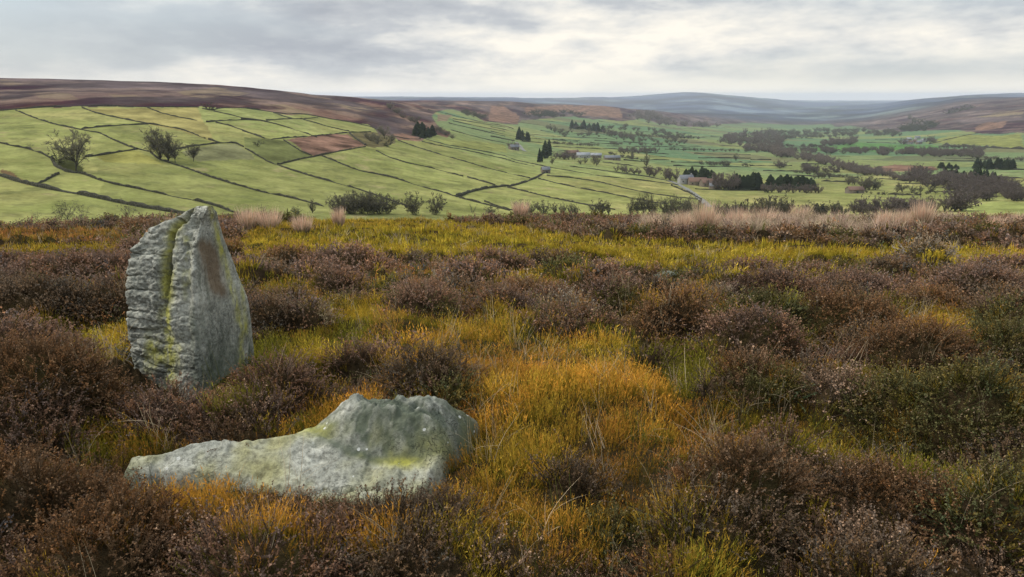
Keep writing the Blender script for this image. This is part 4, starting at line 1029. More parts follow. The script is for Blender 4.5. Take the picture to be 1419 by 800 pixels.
# crown: close with a soft cap
topc = S2[-1].mean(0) + np.array([0, 0, 0.006])
SV = np.concatenate([S2.reshape(-1, 3), topc[None]])
i = np.arange(NZ - 1)[:, None] * NP; j = np.arange(NP)[None]; k = (j + 1) % NP
SQ = np.stack([i + j, i + k, i + NP + k, i + NP + j], -1).reshape(-1, 4)
tb = (NZ - 1) * NP
ST = np.stack([tb + np.arange(NP), tb + (np.arange(NP) + 1) % NP, np.full(NP, NZ * NP)], -1)
U, Vv = project(S2[..., 0], S2[..., 1], S2[..., 2])
nz1 = fbm(X * 12, Y * 12, Z * 5, seed=31, oct=4); nz2 = fbm(X * 30, Y * 30, Z * 22, seed=33, oct=3)
lich = np.exp(-((U - gu - 5) / 8.0) ** 2) * (0.75 + 0.25 * sstep(310, 350, Vv)) * wl[None]
lich = np.maximum(lich, 0.75 * np.exp(-((U - 258) / 5) ** 2) * sstep(310, 335, Vv) * sstep(430, 380, Vv) * wl[None])
lich = np.maximum(lich, 0.8 * np.exp(-((Vv - 490) / 22) ** 2) * sstep(195, 205, U) * sstep(262, 235, U) * wl[None])
lich = np.maximum(lich, 0.6 * np.exp(-((U - np.interp(Vv, [290, 330, 400, 460], [292, 303, 322, 335])) / 4.5) ** 2) * wr[None])
lich = np.maximum(lich, 0.6 * np.exp(-((U - np.interp(Vv, [330, 400, 460, 500], [326, 336, 341, 336])) / 3.0) ** 2) * wr[None] * sstep(350, 400, Vv))
lich = np.clip(lich * (0.80 + 1.9 * nz1 + 1.5 * nz2), 0, 1)
stain = np.exp(-((U - np.interp(Vv, [335, 410], [285, 305])) / 10) ** 2 * 1.0) * sstep(325, 345, Vv) * sstep(420, 395, Vv) * wr[None]
stain = np.clip(stain * (1.0 + 1.0 * nz1) * 1.8, 0, 1)
streak = np.clip(1.6 * fbm(X * 26, Y * 26, Z * 2.2, seed=35, oct=3) - 0.1, 0, 1) * wr[None]
algae_shade = np.clip(0.8 * streak + wr[None] * sstep(430, 520, Vv) * 0.9 + 0.7 * np.exp(-((U - 268) / 7) ** 2) * sstep(330, 400, Vv) * wl[None] + wl[None] * sstep(480, 530, Vv) * sstep(215, 190, U), 0, 1) * np.clip(0.55 + 1.4 * nz1, 0, 1)

def stone_mat():
    m, nt, out = new_mat('gritstone')
    tc = N(nt, 'ShaderNodeTexCoord'); ob = tc.outputs['Object']
    a = noise_n(nt, ob, 5.0, 6, 0.65, 0.3); b = noise_n(nt, ob, 38.0, 5, 0.7); g = noise_n(nt, ob, 210.0, 2, 0.6)
    c = ramp(nt, a, [(0.28, (0.17, 0.175, 0.148)), (0.5, (0.335, 0.34, 0.285)), (0.70, (0.50, 0.50, 0.425))])
    sp_ = ramp(nt, b, [(0.36, (0.48, 0.48, 0.47)), (0.55, (1, 1, 1)), (0.72, (1.25, 1.25, 1.22))])
    c = mixc(nt, 1.0, c, sp_, 'MULTIPLY')
    gr = ramp(nt, g, [(0.3, (0.82, 0.82, 0.82)), (0.7, (1.15, 1.15, 1.15))])
    c = mixc(nt, 1.0, c, gr, 'MULTIPLY')
    al = N(nt, 'ShaderNodeAttribute', attribute_name='algae_shade').outputs['Fac']
    c = mixc(nt, math_n(nt, 'MULTIPLY', al, 0.88), c, (0.075, 0.092, 0.062))
    st = N(nt, 'ShaderNodeAttribute', attribute_name='stain').outputs['Fac']
    c = mixc(nt, math_n(nt, 'MULTIPLY', st, 0.85), c, mixc(nt, b, (0.11, 0.075, 0.045), (0.21, 0.15, 0.09)))
    li = N(nt, 'ShaderNodeAttribute', attribute_name='lichen').outputs['Fac']
    lm = math_n(nt, 'MULTIPLY', li, N(nt, 'ShaderNodeMapRange', {0: b, 1: 0.3, 2: 0.55, 3: 0.45, 4: 1.0}).outputs[0])
    c = mixc(nt, math_n(nt, 'MULTIPLY', lm, 0.85), c, mixc(nt, b, (0.27, 0.26, 0.03), (0.52, 0.50, 0.10)))
    # pale crusts of lichen
    vo = N(nt, 'ShaderNodeTexVoronoi', {'Scale': 26.0}); nt.links.new(ob, vo.inputs['Vector'])
    sz = N(nt, 'ShaderNodeSeparateColor', {0: vo.outputs['Color']})
    rad = N(nt, 'ShaderNodeMapRange', {0: sz.outputs[0], 1: 0.86, 2: 1.0, 3: 0.0, 4: 0.27}).outputs[0]
    dd = math_n(nt, 'ADD', vo.outputs['Distance'], math_n(nt, 'MULTIPLY', math_n(nt, 'SUBTRACT', b, 0.5), 0.35))
    sp2 = math_n(nt, 'LESS_THAN', dd, rad)
    wh = N(nt, 'ShaderNodeAttribute', attribute_name='crust').outputs['Fac']
    c = mixc(nt, math_n(nt, 'MULTIPLY', math_n(nt, 'MULTIPLY', sp2, wh), 0.8), c, (0.62, 0.63, 0.58))
    wv = N(nt, 'ShaderNodeVectorMath', {0: ob, 1: N(nt, 'ShaderNodeTexNoise', {'Vector': ob, 'Scale': 9.0, 'Detail': 3.0}).outputs[1]}, operation='ADD')
    ck = N(nt, 'ShaderNodeTexVoronoi', {'Vector': wv.outputs[0], 'Scale': 5.0}, feature='DISTANCE_TO_EDGE')
    cm_ = noise_n(nt, ob, 3.0, 2, 0.5)
    crk = math_n(nt, 'MULTIPLY', N(nt, 'ShaderNodeMapRange', {0: ck.outputs['Distance'], 1: 0.0, 2: 0.035, 3: 1.0, 4: 0.0}).outputs[0], N(nt, 'ShaderNodeMapRange', {0: cm_, 1: 0.5, 2: 0.6, 3: 0.0, 4: 1.0}).outputs[0])
    c = mixc(nt, math_n(nt, 'MULTIPLY', crk, 0.6), c, (0.07, 0.07, 0.055))
    hgt = math_n(nt, 'ADD', math_n(nt, 'MULTIPLY', b, 1.0), math_n(nt, 'MULTIPLY', g, 0.35))
    hgt = math_n(nt, 'SUBTRACT', hgt, math_n(nt, 'MULTIPLY', crk, 0.8))
    bm = N(nt, 'ShaderNodeBump', {'Strength': 0.9, 'Distance': 0.010, 'Height': hgt})
    p = N(nt, 'ShaderNodeBsdfPrincipled', {'Base Color': c, 'Roughness': 0.95, 'Normal': bm.outputs[0]})
    p.inputs['Specular IOR Level'].default_value = 0.15
    nt.links.new(p.outputs[0], out.inputs[0])
    return m
M_STONE = stone_mat()
one = lambda a: np.concatenate([a.ravel(), [float(a[-1].mean())]])
stone = mesh_np('standing_stone', SV, [SQ, ST], M_STONE, floats={'lichen': one(lich), 'stain': one(stain), 'algae_shade': one(algae_shade), 'crust': one(0 * lich)}, smooth=True)
tag(stone, 'upright weathered grey boundary stone with yellow lichen streaks standing in the heather', 'standing stone')
kz = int(np.argmin(abs(zs - 0.05)))
STONE_POLY = [tuple(p) for p in ring[kz][::6]]

# ---- flat outcrop
def at_height(pts, zh):
    """the points where these lines of sight reach height zh over the eye's own footing"""
    u = np.array([p[0] for p in pts], float); v = np.array([p[1] for p in pts], float); zh = np.broadcast_to(zh, u.shape)
    az, t = ray(u, v); r = (zh - H) / t
    return np.stack([r * np.sin(az), r * np.cos(az)], 1)
GZ = -0.008
front = [(672,588),(652,617),(622,642),(606,662),(575,684),(530,694),(480,694),(400,684),(300,668),(220,664),(165,664)]
back = [(158,630),(172,613),(215,613),(255,607),(290,601),(330,604),(395,598)]
hump = [(432,580),(470,566),(500,556),(548,547),(604,552),(648,564)]
rim = np.concatenate([at_height(front, 0.03), at_height(back, 0.15), at_height(hump, np.array([0.17, 0.20, 0.24, 0.28, 0.26, 0.18]))])
# the crest of the hump stands in front of its own back edge
rim[len(front) + len(back) + 1:len(front) + len(back) + 5, 1] += 0.15
rim = rim[:]
tcl = np.linspace(0, 1, len(rim) + 1); cl_ = np.concatenate([rim, rim[:1]])
RP = np.stack([np.interp(np.linspace(0, 1, 240, endpoint=False), tcl, cl_[:, c]) for c in (0, 1)], 1)
RP = cyc(RP[None], 2.2)[0]
ROCK_POLY = [tuple(p) for p in RP]
x0, x1, y0, y1 = RP[:, 0].min() - 0.06, RP[:, 0].max() + 0.06, RP[:, 1].min() - 0.06, RP[:, 1].max() + 0.06
gx = np.arange(x0, x1, 0.0052); gy = np.arange(y0, y1, 0.0052)
GX, GY = np.meshgrid(gx, gy, indexing='ij')
wx = GX + 0.012 * fbm(GX * 9, GY * 9, seed=51, oct=3); wy = GY + 0.012 * fbm(GX * 9, GY * 9, seed=52, oct=3)
dist = np.full(GX.shape, 9.0)
for a_, b_ in zip(RP, np.roll(RP, -1, 0)):
    e = b_ - a_; t_ = np.clip(((wx - a_[0]) * e[0] + (wy - a_[1]) * e[1]) / (e @ e + 1e-12), 0, 1)
    dist = np.minimum(dist, np.hypot(wx - a_[0] - t_ * e[0], wy - a_[1] - t_ * e[1]))
ins = inpoly(wx, wy, ROCK_POLY)
dist = np.where(ins, dist, -dist)
hc = at_height([(550, 575)], 0.22)[0] + np.array([0.0, 0.10])
ub, vb = project(GX, GY, np.full(GX.shape, 0.15))
hd = np.sqrt(((GX - hc[0] + 0.02) / 0.42) ** 2 + ((GY - hc[1]) / 0.30) ** 2)
hm = sstep(1.03, 0.46, hd + 0.10 * fbm(GX * 6, GY * 6, seed=55, oct=3))
slab = 0.142 + 0.02 * fbm(GX * 2.2, GY * 2.2, seed=56, oct=3) + 0.010 * fbm(GX * 8, GY * 8, seed=57, oct=3) - 0.118 * sstep(0.0, 1.0, (3.24 - GY) / 0.36)
bulk = slab + hm * (0.168 + 0.03 * fbm(GX * 4, GY * 4, seed=68, oct=3))
edge = np.clip(dist / (0.045 + 0.20 * hm), 0, 1)
topz = (bulk + 0.16) * (1 - (1 - edge) ** 2.4) ** 0.55 - 0.16
cell = fbm(GX * 17, GY * 17, seed=58, oct=4)
dimp = sstep(-0.05, 0.42, fbm(GX * 11, GY * 14, seed=60, oct=4, gain=0.55))
topz += np.where(ins, 1, 0) * (0.010 * cell + 0.005 * fbm(GX * 45, GY * 45, seed=59, oct=2)) * (0.7 + 1.1 * hm) - np.where(ins, 1, 0) * 0.022 * (1 - hm) * np.exp(-((GY - 3.02 - 0.10 * np.sin(GX * 3 + 1) - 0.04 * cell) / 0.008) ** 2) * sstep(-0.1, 0.25, vnoise(GX * 3, GY * 0, seed=67))
topz += -0.030 * sstep(.15, .6, hm) * dimp * sstep(.02, .14, dist) * sstep(0.95, 0.5, hd) - 0.012 * sstep(0.45, 0.8, vnoise(GX * 12, GY * 12, seed=61)) * (1 - hm)
topz = np.where(ins, topz, -0.16)
U_, V_ = project(GX, GY, topz)
for (pu, pv, pr, pd) in [(440,612,9,0.030),(441,633,13,0.022),(455,600,8,0.025),(292,637,5,0.012),(310,634,4,0.012),(267,640,5,0.012),(372,622,4,0.010),(318,622,4,0.014),(330,606,6,0.015)]:
    topz -= pd * np.exp(-(((U_ - pu) / pr) ** 2 + ((V_ - pv) / (pr * 0.55)) ** 2))
nx_, ny_ = GX.shape
keep = dist > -0.02
RV = np.stack([GX, GY, topz + GZ], -1).reshape(-1, 3)
ii = np.arange(nx_ - 1)[:, None] * ny_ + np.arange(ny_ - 1)[None]
kq = (keep[:-1, :-1] | keep[1:, :-1] | keep[1:, 1:] | keep[:-1, 1:]).ravel()
RQ = np.stack([ii, ii + ny_, ii + ny_ + 1, ii + 1], -1).reshape(-1, 4)[kq]
used = np.unique(RQ); remap = np.zeros(len(RV), np.int64); remap[used] = np.arange(len(used))
n1_ = fbm(GX * 7, GY * 7, seed=63, oct=4); n2_ = fbm(GX * 24, GY * 24, seed=64, oct=3)
rl = np.clip(0.30 + 1.3 * n1_, 0, 1) * 0.40 * (1 - hm)
rl = np.maximum(rl, np.exp(-(((U_ - 560) / 34) ** 2 + ((V_ - 640) / 9) ** 2)) * np.clip(1 + n2_, 0, 1))
rl = np.maximum(rl, 0.7 * np.exp(-(((U_ - 425) / 40) ** 2 + ((V_ - 592) / 12) ** 2)) * np.clip(1 + 1.5 * n2_, 0, 1))
ra = np.clip(sstep(1.15, .85, hd) * (0.52 + 0.85 * dimp + 0.7 * n1_ + 0.6 * n2_ + 0.4 * sstep(600, 640, U_)), 0, 1) + 0.5 * sstep(200, 170, U_) + 0.7 * np.exp(-((hd - 1.02) / 0.07) ** 2) * sstep(0.1, -0.1, GX - hc[0] - 0.3) * (GY < hc[1] + 0.05)  # algae on the hump, plus shade painted along its crease and right flank
outc = mesh_np('flat_rock', RV[used], remap[RQ], M_STONE, floats={'lichen': rl.ravel()[used], 'stain': (0.25 * np.clip(n1_ * 1.5, 0, 1) * (1 - hm)).ravel()[used], 'algae_shade': np.clip(ra, 0, 1).ravel()[used], 'crust': np.clip(1 - hm + 0.3, 0, 1).ravel()[used]}, smooth=True)
tag(outc, 'low flat grey rock with a rounded hump and pale lichen spots among orange plants', 'rock')
# ------------------------------------------------------------------ the moor: what grows where
ORANGE, YELLOW, GREEN, OCHRE, REDDISH = 1, 2, 3, 4, 5
ZONES = [
 (YELLOW, [(330,348),(335,326),(420,316),(470,310),(620,304),(700,309),(830,327),(960,331),(1100,334),(1250,339),(1265,352),(1100,367),(1000,374),(900,368),(800,360),(700,364),(600,358),(500,352),(400,349)]),
 (OCHRE, [(-200,352),(-200,336),(60,338),(170,333),(180,354),(60,352)]),
 (REDDISH, [(-200,334),(-200,317),(175,316),(175,332)]),
 (OCHRE, [(330,330),(330,312),(430,303),(560,299),(640,303),(470,314),(420,320)]),
 (OCHRE, [(345,500),(400,462),(470,478),(530,484),(640,476),(640,500),(520,492),(440,500)]),
 (YELLOW, [(620,372),(700,366),(800,366),(760,384),(680,384)]),
 (OCHRE, [(1010,420),(1090,405),(1140,412),(1060,430)]),
 (YELLOW, [(1255,345),(1330,338),(1419,345),(1600,350),(1600,362),(1400,362),(1290,368)]),
 (YELLOW, [(60,505),(40,500),(-60,490),(-60,462),(50,472),(100,467),(130,444),(172,420),(180,520),(130,508)]),
 (GREEN, [(285,555),(325,470),(372,455),(395,482),(385,505),(320,548)]),
 (ORANGE, [(640,505),(640,478),(740,472),(860,498),(950,543),(962,570),(1040,600),(1130,640),(1100,680),(980,662),(930,690),(850,735),(760,722),(700,692),(640,690),(605,660),(612,640),(668,590),(650,560)]),
 (ORANGE, [(520,484),(560,457),(640,446),(760,450),(870,462),(872,492),(740,480),(640,480),(560,494)]),
 (GREEN, [(432,472),(452,442),(500,425),(520,450),(505,470),(470,480)]),
 (YELLOW, [(462,430),(480,410),(520,402),(545,415),(520,432)]),
 (REDDISH, [(500,455),(515,425),(545,418),(550,445),(530,460)]),
 (ORANGE, [(865,415),(880,398),(960,394),(1005,408),(930,424),(890,440)]),
 (OCHRE, [(950,385),(1000,375),(1060,372),(1050,392),(980,396)]),
 (ORANGE, [(1228,430),(1300,424),(1400,448),(1390,478),(1290,472),(1240,452)]),
 (YELLOW, [(1270,385),(1330,378),(1350,392),(1290,398)]),
 (YELLOW, [(1100,372),(1170,365),(1180,378),(1110,384)]),
 (ORANGE, [(150,668),(200,655),(300,652),(400,676),(470,688),(560,690),(600,700),(520,725),(430,722),(330,715),(200,700),(150,692)]),
 (ORANGE, [(300,605),(340,590),(400,568),(430,548),(500,530),(510,552),(430,585),(395,600),(340,606)]),
 (OCHRE, [(95,650),(120,625),(158,612),(165,640),(150,665),(110,670)]),
 (ORANGE, [(640,560),(650,540),(690,575),(660,600)]),
 (GREEN, [(890,470),(930,462),(1010,480),(1020,560),(960,540),(880,500)]),
 (OCHRE, [(985,510),(1030,510),(1030,560),(985,545)]),
 (GREEN, [(1240,620),(1340,640),(1419,680),(1419,700),(1300,680),(1200,650)]),
 (ORANGE, [(640,690),(700,690),(860,730),(900,700),(930,720),(850,770),(760,760),(680,730)]),
 (OCHRE, [(620,720),(690,730),(760,770),(720,810),(640,760)]),
 (ORANGE, [(640,420),(700,415),(720,428),(660,440)]),
 (REDDISH, [(560,375),(610,370),(620,385),(570,388)]),
 (REDDISH, [(770,415),(830,405),(840,420),(790,428)]),
 (GREEN, [(800,455),(850,440),(880,450),(860,462)]),
]
# heather mounds seen in the photo: column and row of the foot, width and height in photo pixels, kind, and a label where one stands out
DARK, PURPLE, GREENISH, RUST, FLOWER, GREYISH, STRAWY = range(7)
MOUNDS = [
 (592,556,118,76,DARK,'dark rounded heather bush leaning over the hump of the flat rock'),
 (500,530,105,44,PURPLE,'low purplish heather bush between the two rocks, joining the dark rounded one'),
 (893,510,52,56,DARK,'small dark round heather bush at the tip of the orange slope'),
 (378,462,76,80,DARK,'tall black brown heather bush just behind the standing stone'),
 (432,455,60,48,STRAWY,'grey tangled clump with bleached stems beside the tall black brown heather'),
 (590,450,112,38,PURPLE,'flat topped heather bush with pale tips above the orange bank'),
 (932,474,112,60,RUST,'large rounded rust brown heather bush overlooking the small dark round one'),
 (1155,592,100,98,FLOWER,'heather bush covered with pale dry flower heads'),
 (1064,575,100,80,GREENISH,'dark green heather bush flecked with pale specks next to the pale flowered one'),
 (974,563,52,38,DARK,'tiny dark heather bush at the edge of the orange slope'),
 (758,376,84,20,DARK,'pair of low dark heather cushions in the yellow green band'),
 (1285,368,64,26,GREYISH,'grey dead heather mound with bleached branches in the yellow green ground'),
 (340,440,70,56,DARK,None),(700,446,90,38,PURPLE,None),(782,452,72,40,GREYISH,None),(848,444,104,48,PURPLE,None),(906,418,54,36,DARK,None),(832,408,92,32,PURPLE,None),
 (655,404,120,32,PURPLE,None),(562,414,62,26,DARK,None),(480,392,150,40,PURPLE,None),(400,380,80,28,RUST,None),(690,385,110,26,PURPLE,None),(780,395,90,28,GREENISH,None),(860,395,80,22,PURPLE,None),
 (560,372,80,16,DARK,None),(980,400,60,18,DARK,None),(1040,390,90,18,PURPLE,None),(965,380,40,16,DARK,None),(1075,440,140,44,PURPLE,None),(1050,480,150,52,GREENISH,None),(1160,480,160,50,RUST,None),(1180,425,130,32,PURPLE,None),
 (1265,545,150,76,RUST,None),(1385,545,130,80,GREENISH,None),(1330,640,180,84,GREENISH,None),(1400,690,140,78,DARK,None),(1240,610,120,70,GREENISH,None),(1350,425,120,36,PURPLE,None),(1400,480,90,40,GREENISH,None),(1320,410,90,26,DARK,None),
 (1230,400,90,24,DARK,None),(1130,400,100,22,PURPLE,None),(1390,395,110,22,PURPLE,None),
 (60,462,160,66,DARK,None),(152,456,100,72,DARK,None),(-30,450,140,60,DARK,None),(110,405,200,42,PURPLE,None),(20,400,120,34,PURPLE,None),(210,372,120,26,PURPLE,None),(380,402,60,26,DARK,None),
 (60,610,190,104,RUST,None),(240,604,150,46,PURPLE,None),(385,572,110,56,PURPLE,None),(30,520,150,44,PURPLE,None),(90,562,120,50,PURPLE,None),(110,690,120,60,RUST,None),
 (1015,745,190,92,RUST,None),(1110,700,150,56,FLOWER,None),(1260,735,210,84,RUST,None),(786,712,82,54,DARK,None),(840,775,130,70,GREENISH,None),(565,775,190,96,DARK,None),(310,800,260,84,FLOWER,None),(60,770,220,130,RUST,None),
 (180,790,150,80,RUST,None),(690,800,120,60,FLOWER,None),(1180,800,150,70,FLOWER,None),(1380,780,160,90,GREENISH,None),(450,790,120,70,PURPLE,None),(950,800,150,60,RUST,None),
]
RES = 0.04
BX0, BX1, BY0, BY1 = -36.0, 36.0, 0.6, 37.0
bnx, bny = int((BX1 - BX0) / RES), int((BY1 - BY0) / RES)
BH = np.zeros((bnx, bny), np.float32); BT = np.full((bnx, bny), -1, np.int16); BI = np.full((bnx, bny), -1, np.int16); BR = np.full((bnx, bny), 9.0, np.float32)
mr = np.random.default_rng(23)
def put_mound(cx, cy_, rx, ry, hh, typ, idx):
    i0, i1 = int((cx - rx - BX0) / RES), int((cx + rx - BX0) / RES) + 1; j0, j1 = int((cy_ - ry - BY0) / RES), int((cy_ + ry - BY0) / RES) + 1
    i0, j0 = max(i0, 0), max(j0, 0); i1, j1 = min(i1, bnx), min(j1, bny)
    if i1 <= i0 or j1 <= j0: return
    XX = BX0 + (np.arange(i0, i1) + .5) * RES; YY = BY0 + (np.arange(j0, j1) + .5) * RES
    XX, YY = np.meshgrid(XX, YY, indexing='ij')
    wv = 0.22 * fbm(XX / (rx * .9) + idx * 7.1, YY / (ry * .9), seed=101, oct=2)
    rho = np.sqrt(((XX - cx) / rx) ** 2 + ((YY - cy_) / ry) ** 2) * (1 + wv)
    h = hh * np.clip(1 - rho ** 2, 0, 1) ** 0.62
    sub = BH[i0:i1, j0:j1]; m = h > sub
    BH[i0:i1, j0:j1] = np.where(m, h, sub)
    k = m & (rho < 1)
    BT[i0:i1, j0:j1][k] = typ; BI[i0:i1, j0:j1][k] = idx; BR[i0:i1, j0:j1][k] = rho[k]
def zone_at(x, y, z):
    """which plant zone a spot of moor belongs to (0 = heather)"""
    u, v = project(x, y, z + 0.10)
    d = np.hypot(x, y)
    px = F / d
    u = u + px * 0.22 * fbm(x / 0.7, y / 0.7, seed=111, oct=3); v = v + px * 0.07 * fbm(x / 0.7 + 9, y / 0.7, seed=113, oct=3)
    out = np.zeros(len(x), int)
    for k, poly in ZONES: out[inpoly(u, v, poly)] = k
    return out
# cushions of heather and hummocks of the other plants, with hollows between them
cent = np.zeros((0, 3))
for tries in range(20000):
    yy = 2.2 + 31 * mr.random() ** 1.15; xx = mr.uniform(-1, 1) * (0.92 * yy + 2.0)
    far = min(1.0, yy / 12)
    rx = mr.uniform(0.16, 0.40) * (0.70 + 0.50 * far)
    if len(cent) and (np.hypot(cent[:, 0] - xx, cent[:, 1] - yy) < 0.86 * (cent[:, 2] + rx)).any(): continue
    cent = np.vstack([cent, [xx, yy, rx]])
    zz = float(moor_base(np.array([xx]), np.array([yy]))[0])
    zn = int(zone_at(np.array([xx]), np.array([yy]), np.array([zz]))[0])
    if zn == 0:
        typ = int(mr.choice([DARK, PURPLE, GREENISH, RUST, FLOWER, GREYISH], p=[.26, .38, .15, .16, .03, .02]))
        put_mound(xx, yy, rx, rx * mr.uniform(.65, .95), rx * mr.uniform(0.48, 0.90), typ, 1000 + tries)
    elif mr.random() < .6:
        put_mound(xx, yy, rx * 1.25, rx * mr.uniform(.7, 1.0), rx * mr.uniform(0.16, 0.36), 20, 1000 + tries)
# the broad orange mound and the others in the photo
for (u_, v_, w_, h_) in [(760,585,320,46),(660,545,190,36),(860,590,220,36),(720,690,160,44),(770,478,230,44),(590,478,120,34),(690,660,110,50)]:
    x_, y_ = moor_hit(u_, v_); x_, y_ = float(x_[0]), float(y_[0]); d_ = math.hypot(x_, y_)
    put_mound(x_, y_ + w_ * d_ / F * 0.30, w_ * d_ / F / 2, w_ * d_ / F * 0.42, h_ * d_ / F * 0.55, 20, 900)
THING = {}
for i_, (u_, v_, w_, h_, ty_, lab_) in enumerate(MOUNDS):
    x_, y_ = moor_hit(u_, v_, 0.03); x_, y_ = float(x_[0]), float(y_[0]); d_ = math.hypot(x_, y_)
    rx = w_ * d_ / F / 2; ry = max(rx * 0.72, 0.12)
    put_mound(x_ * (1 + ry / d_), y_ * (1 + ry / d_), rx, ry, min(1.05 * rx, 0.42) if h_ * d_ / F * 1.45 - 0.09 > min(1.05 * rx, 0.42) else max(0.035, h_ * d_ / F * (0.95 if (v_ > 550 and u_ < 420 and v_ < 640) else 1.45 if v_ < 640 else 0.70) - (0.09 if v_ < 640 else 0.11)), ty_, i_)
    if lab_: THING[i_] = lab_
def trench(pts, wid, dep):
    global BH
    x_, y_ = moor_hit([p[0] for p in pts], [p[1] for p in pts])
    for k in range(len(pts) - 1):
        i0, i1 = int((min(x_[k], x_[k + 1]) - .8 - BX0) / RES), int((max(x_[k], x_[k + 1]) + .8 - BX0) / RES); j0, j1 = int((min(y_[k], y_[k + 1]) - .8 - BY0) / RES), int((max(y_[k], y_[k + 1]) + .8 - BY0) / RES)
        XX, YY = np.meshgrid(BX0 + (np.arange(i0, i1) + .5) * RES, BY0 + (np.arange(j0, j1) + .5) * RES, indexing='ij')
        ex, ey = x_[k + 1] - x_[k], y_[k + 1] - y_[k]; t = np.clip(((XX - x_[k]) * ex + (YY - y_[k]) * ey) / (ex * ex + ey * ey), 0, 1)
        dd = np.hypot(XX - x_[k] - t * ex, YY - y_[k] - t * ey)
        BH[i0:i1, j0:j1] = BH[i0:i1, j0:j1] * (1 - .8 * np.exp(-(dd / wid) ** 2)) - dep * np.exp(-(dd / wid) ** 2)
trench([(650,572),(680,610),(700,655)], 0.09, 0.05)
trench([(640,492),(740,492),(860,508),(960,556)], 0.10, 0.02)
trench([(960,590),(1100,610),(1250,640),(1400,690)], 0.16, 0.06)
BH = gblur(gblur(BH, 0.8, 0), 0.8, 1)
# nothing grows up through the two rocks
_sx = BX0 + (np.arange(bnx) + .5) * RES; _sy = BY0 + (np.arange(bny) + .5) * RES
_i = np.where((_sx > -3.6) & (_sx < 0.6))[0]; _j = np.where((_sy > 2.2) & (_sy < 5.6))[0]
_XX, _YY = np.meshgrid(_sx[_i], _sy[_j], indexing='ij')
_g = np.full(_XX.shape, 9.0)
for poly in (ROCK_POLY, STONE_POLY):
    P_ = np.array(poly); dm = np.sqrt(((_XX[..., None] - P_[:, 0]) ** 2 + (_YY[..., None] - P_[:, 1]) ** 2).min(-1))
    _g = np.minimum(_g, np.where(inpoly(_XX, _YY, poly), -dm, dm))
_frontal = (_YY < np.where(_XX < -1.75, 4.25, 3.12))
_f = np.where(_frontal, sstep(0.0, 0.60, _g), sstep(0.0, 0.14, _g)); _cur = BH[_i[0]:_i[-1] + 1, _j[0]:_j[-1] + 1]
BH[_i[0]:_i[-1] + 1, _j[0]:_j[-1] + 1] = _cur * _f - 0.12 * (_g < 0.0) - 0.05 * (_frontal & (_XX < -1.4) & (_YY > 3.8)) * sstep(0.45, 0.1, _g)
def bump_at(x, y):
    fx = np.clip((x - BX0) / RES - .5, 0, bnx - 1.01); fy = np.clip((y - BY0) / RES - .5, 0, bny - 1.01)
    ix, iy = fx.astype(int), fy.astype(int); fx -= ix; fy -= iy
    b = BH[ix, iy] * (1 - fx) * (1 - fy) + BH[np.minimum(ix + 1, bnx - 1), iy] * fx * (1 - fy) + BH[ix, np.minimum(iy + 1, bny - 1)] * (1 - fx) * fy + BH[np.minimum(ix + 1, bnx - 1), np.minimum(iy + 1, bny - 1)] * fx * fy
    inside = (x > BX0) & (x < BX1) & (y > BY0) & (y < BY1)
    return np.where(inside, b, 0), ix, iy
def moor_z(x, y):
    b, ix, iy = bump_at(x, y)
    return moor_base(x, y) + b

# ---- the ground sheet under the plants
_az = np.concatenate([np.linspace(-pi, radians(-62), 60)[:-1], np.linspace(radians(-62), radians(62), 760), np.linspace(radians(62), pi, 60)[1:]])
_r = np.concatenate([np.linspace(0.05, 1.6, 14)[:-1], np.geomspace(1.6, 62, 520)])
A_, R_ = np.meshgrid(_az, _r, indexing='ij')
mx_ = (R_ * np.sin(A_)).ravel(); my_ = (R_ * np.cos(A_)).ravel(); mz_ = moor_z(mx_, my_)
def peat_mat():
    m, nt, out = new_mat('peat_and_litter')
    tc = N(nt, 'ShaderNodeTexCoord'); a = noise_n(nt, tc.outputs['Object'], 1.4, 6, 0.65); b = noise_n(nt, tc.outputs['Object'], 34.0, 4, 0.7)
    c = ramp(nt, a, [(0.3, (0.022, 0.016, 0.011)), (0.52, (0.045, 0.034, 0.018)), (0.72, (0.055, 0.052, 0.016))])
    c = mixc(nt, 1.0, c, ramp(nt, b, [(0.3, (0.5, 0.5, 0.5)), (0.7, (1.5, 1.4, 1.3))]), 'MULTIPLY')
    bm = N(nt, 'ShaderNodeBump', {'Strength': 1.0, 'Distance': 0.03, 'Height': b})
    d = N(nt, 'ShaderNodeBsdfDiffuse', {'Color': c, 'Normal': bm.outputs[0]}); nt.links.new(d.outputs[0], out.inputs[0]); return m
moor = mesh_np('moor_ground', np.stack([mx_, my_, mz_], 1), grid_faces(len(_az), len(_r)), peat_mat(), smooth=True)
tag(moor, 'peaty moor top', None, None, 'structure')

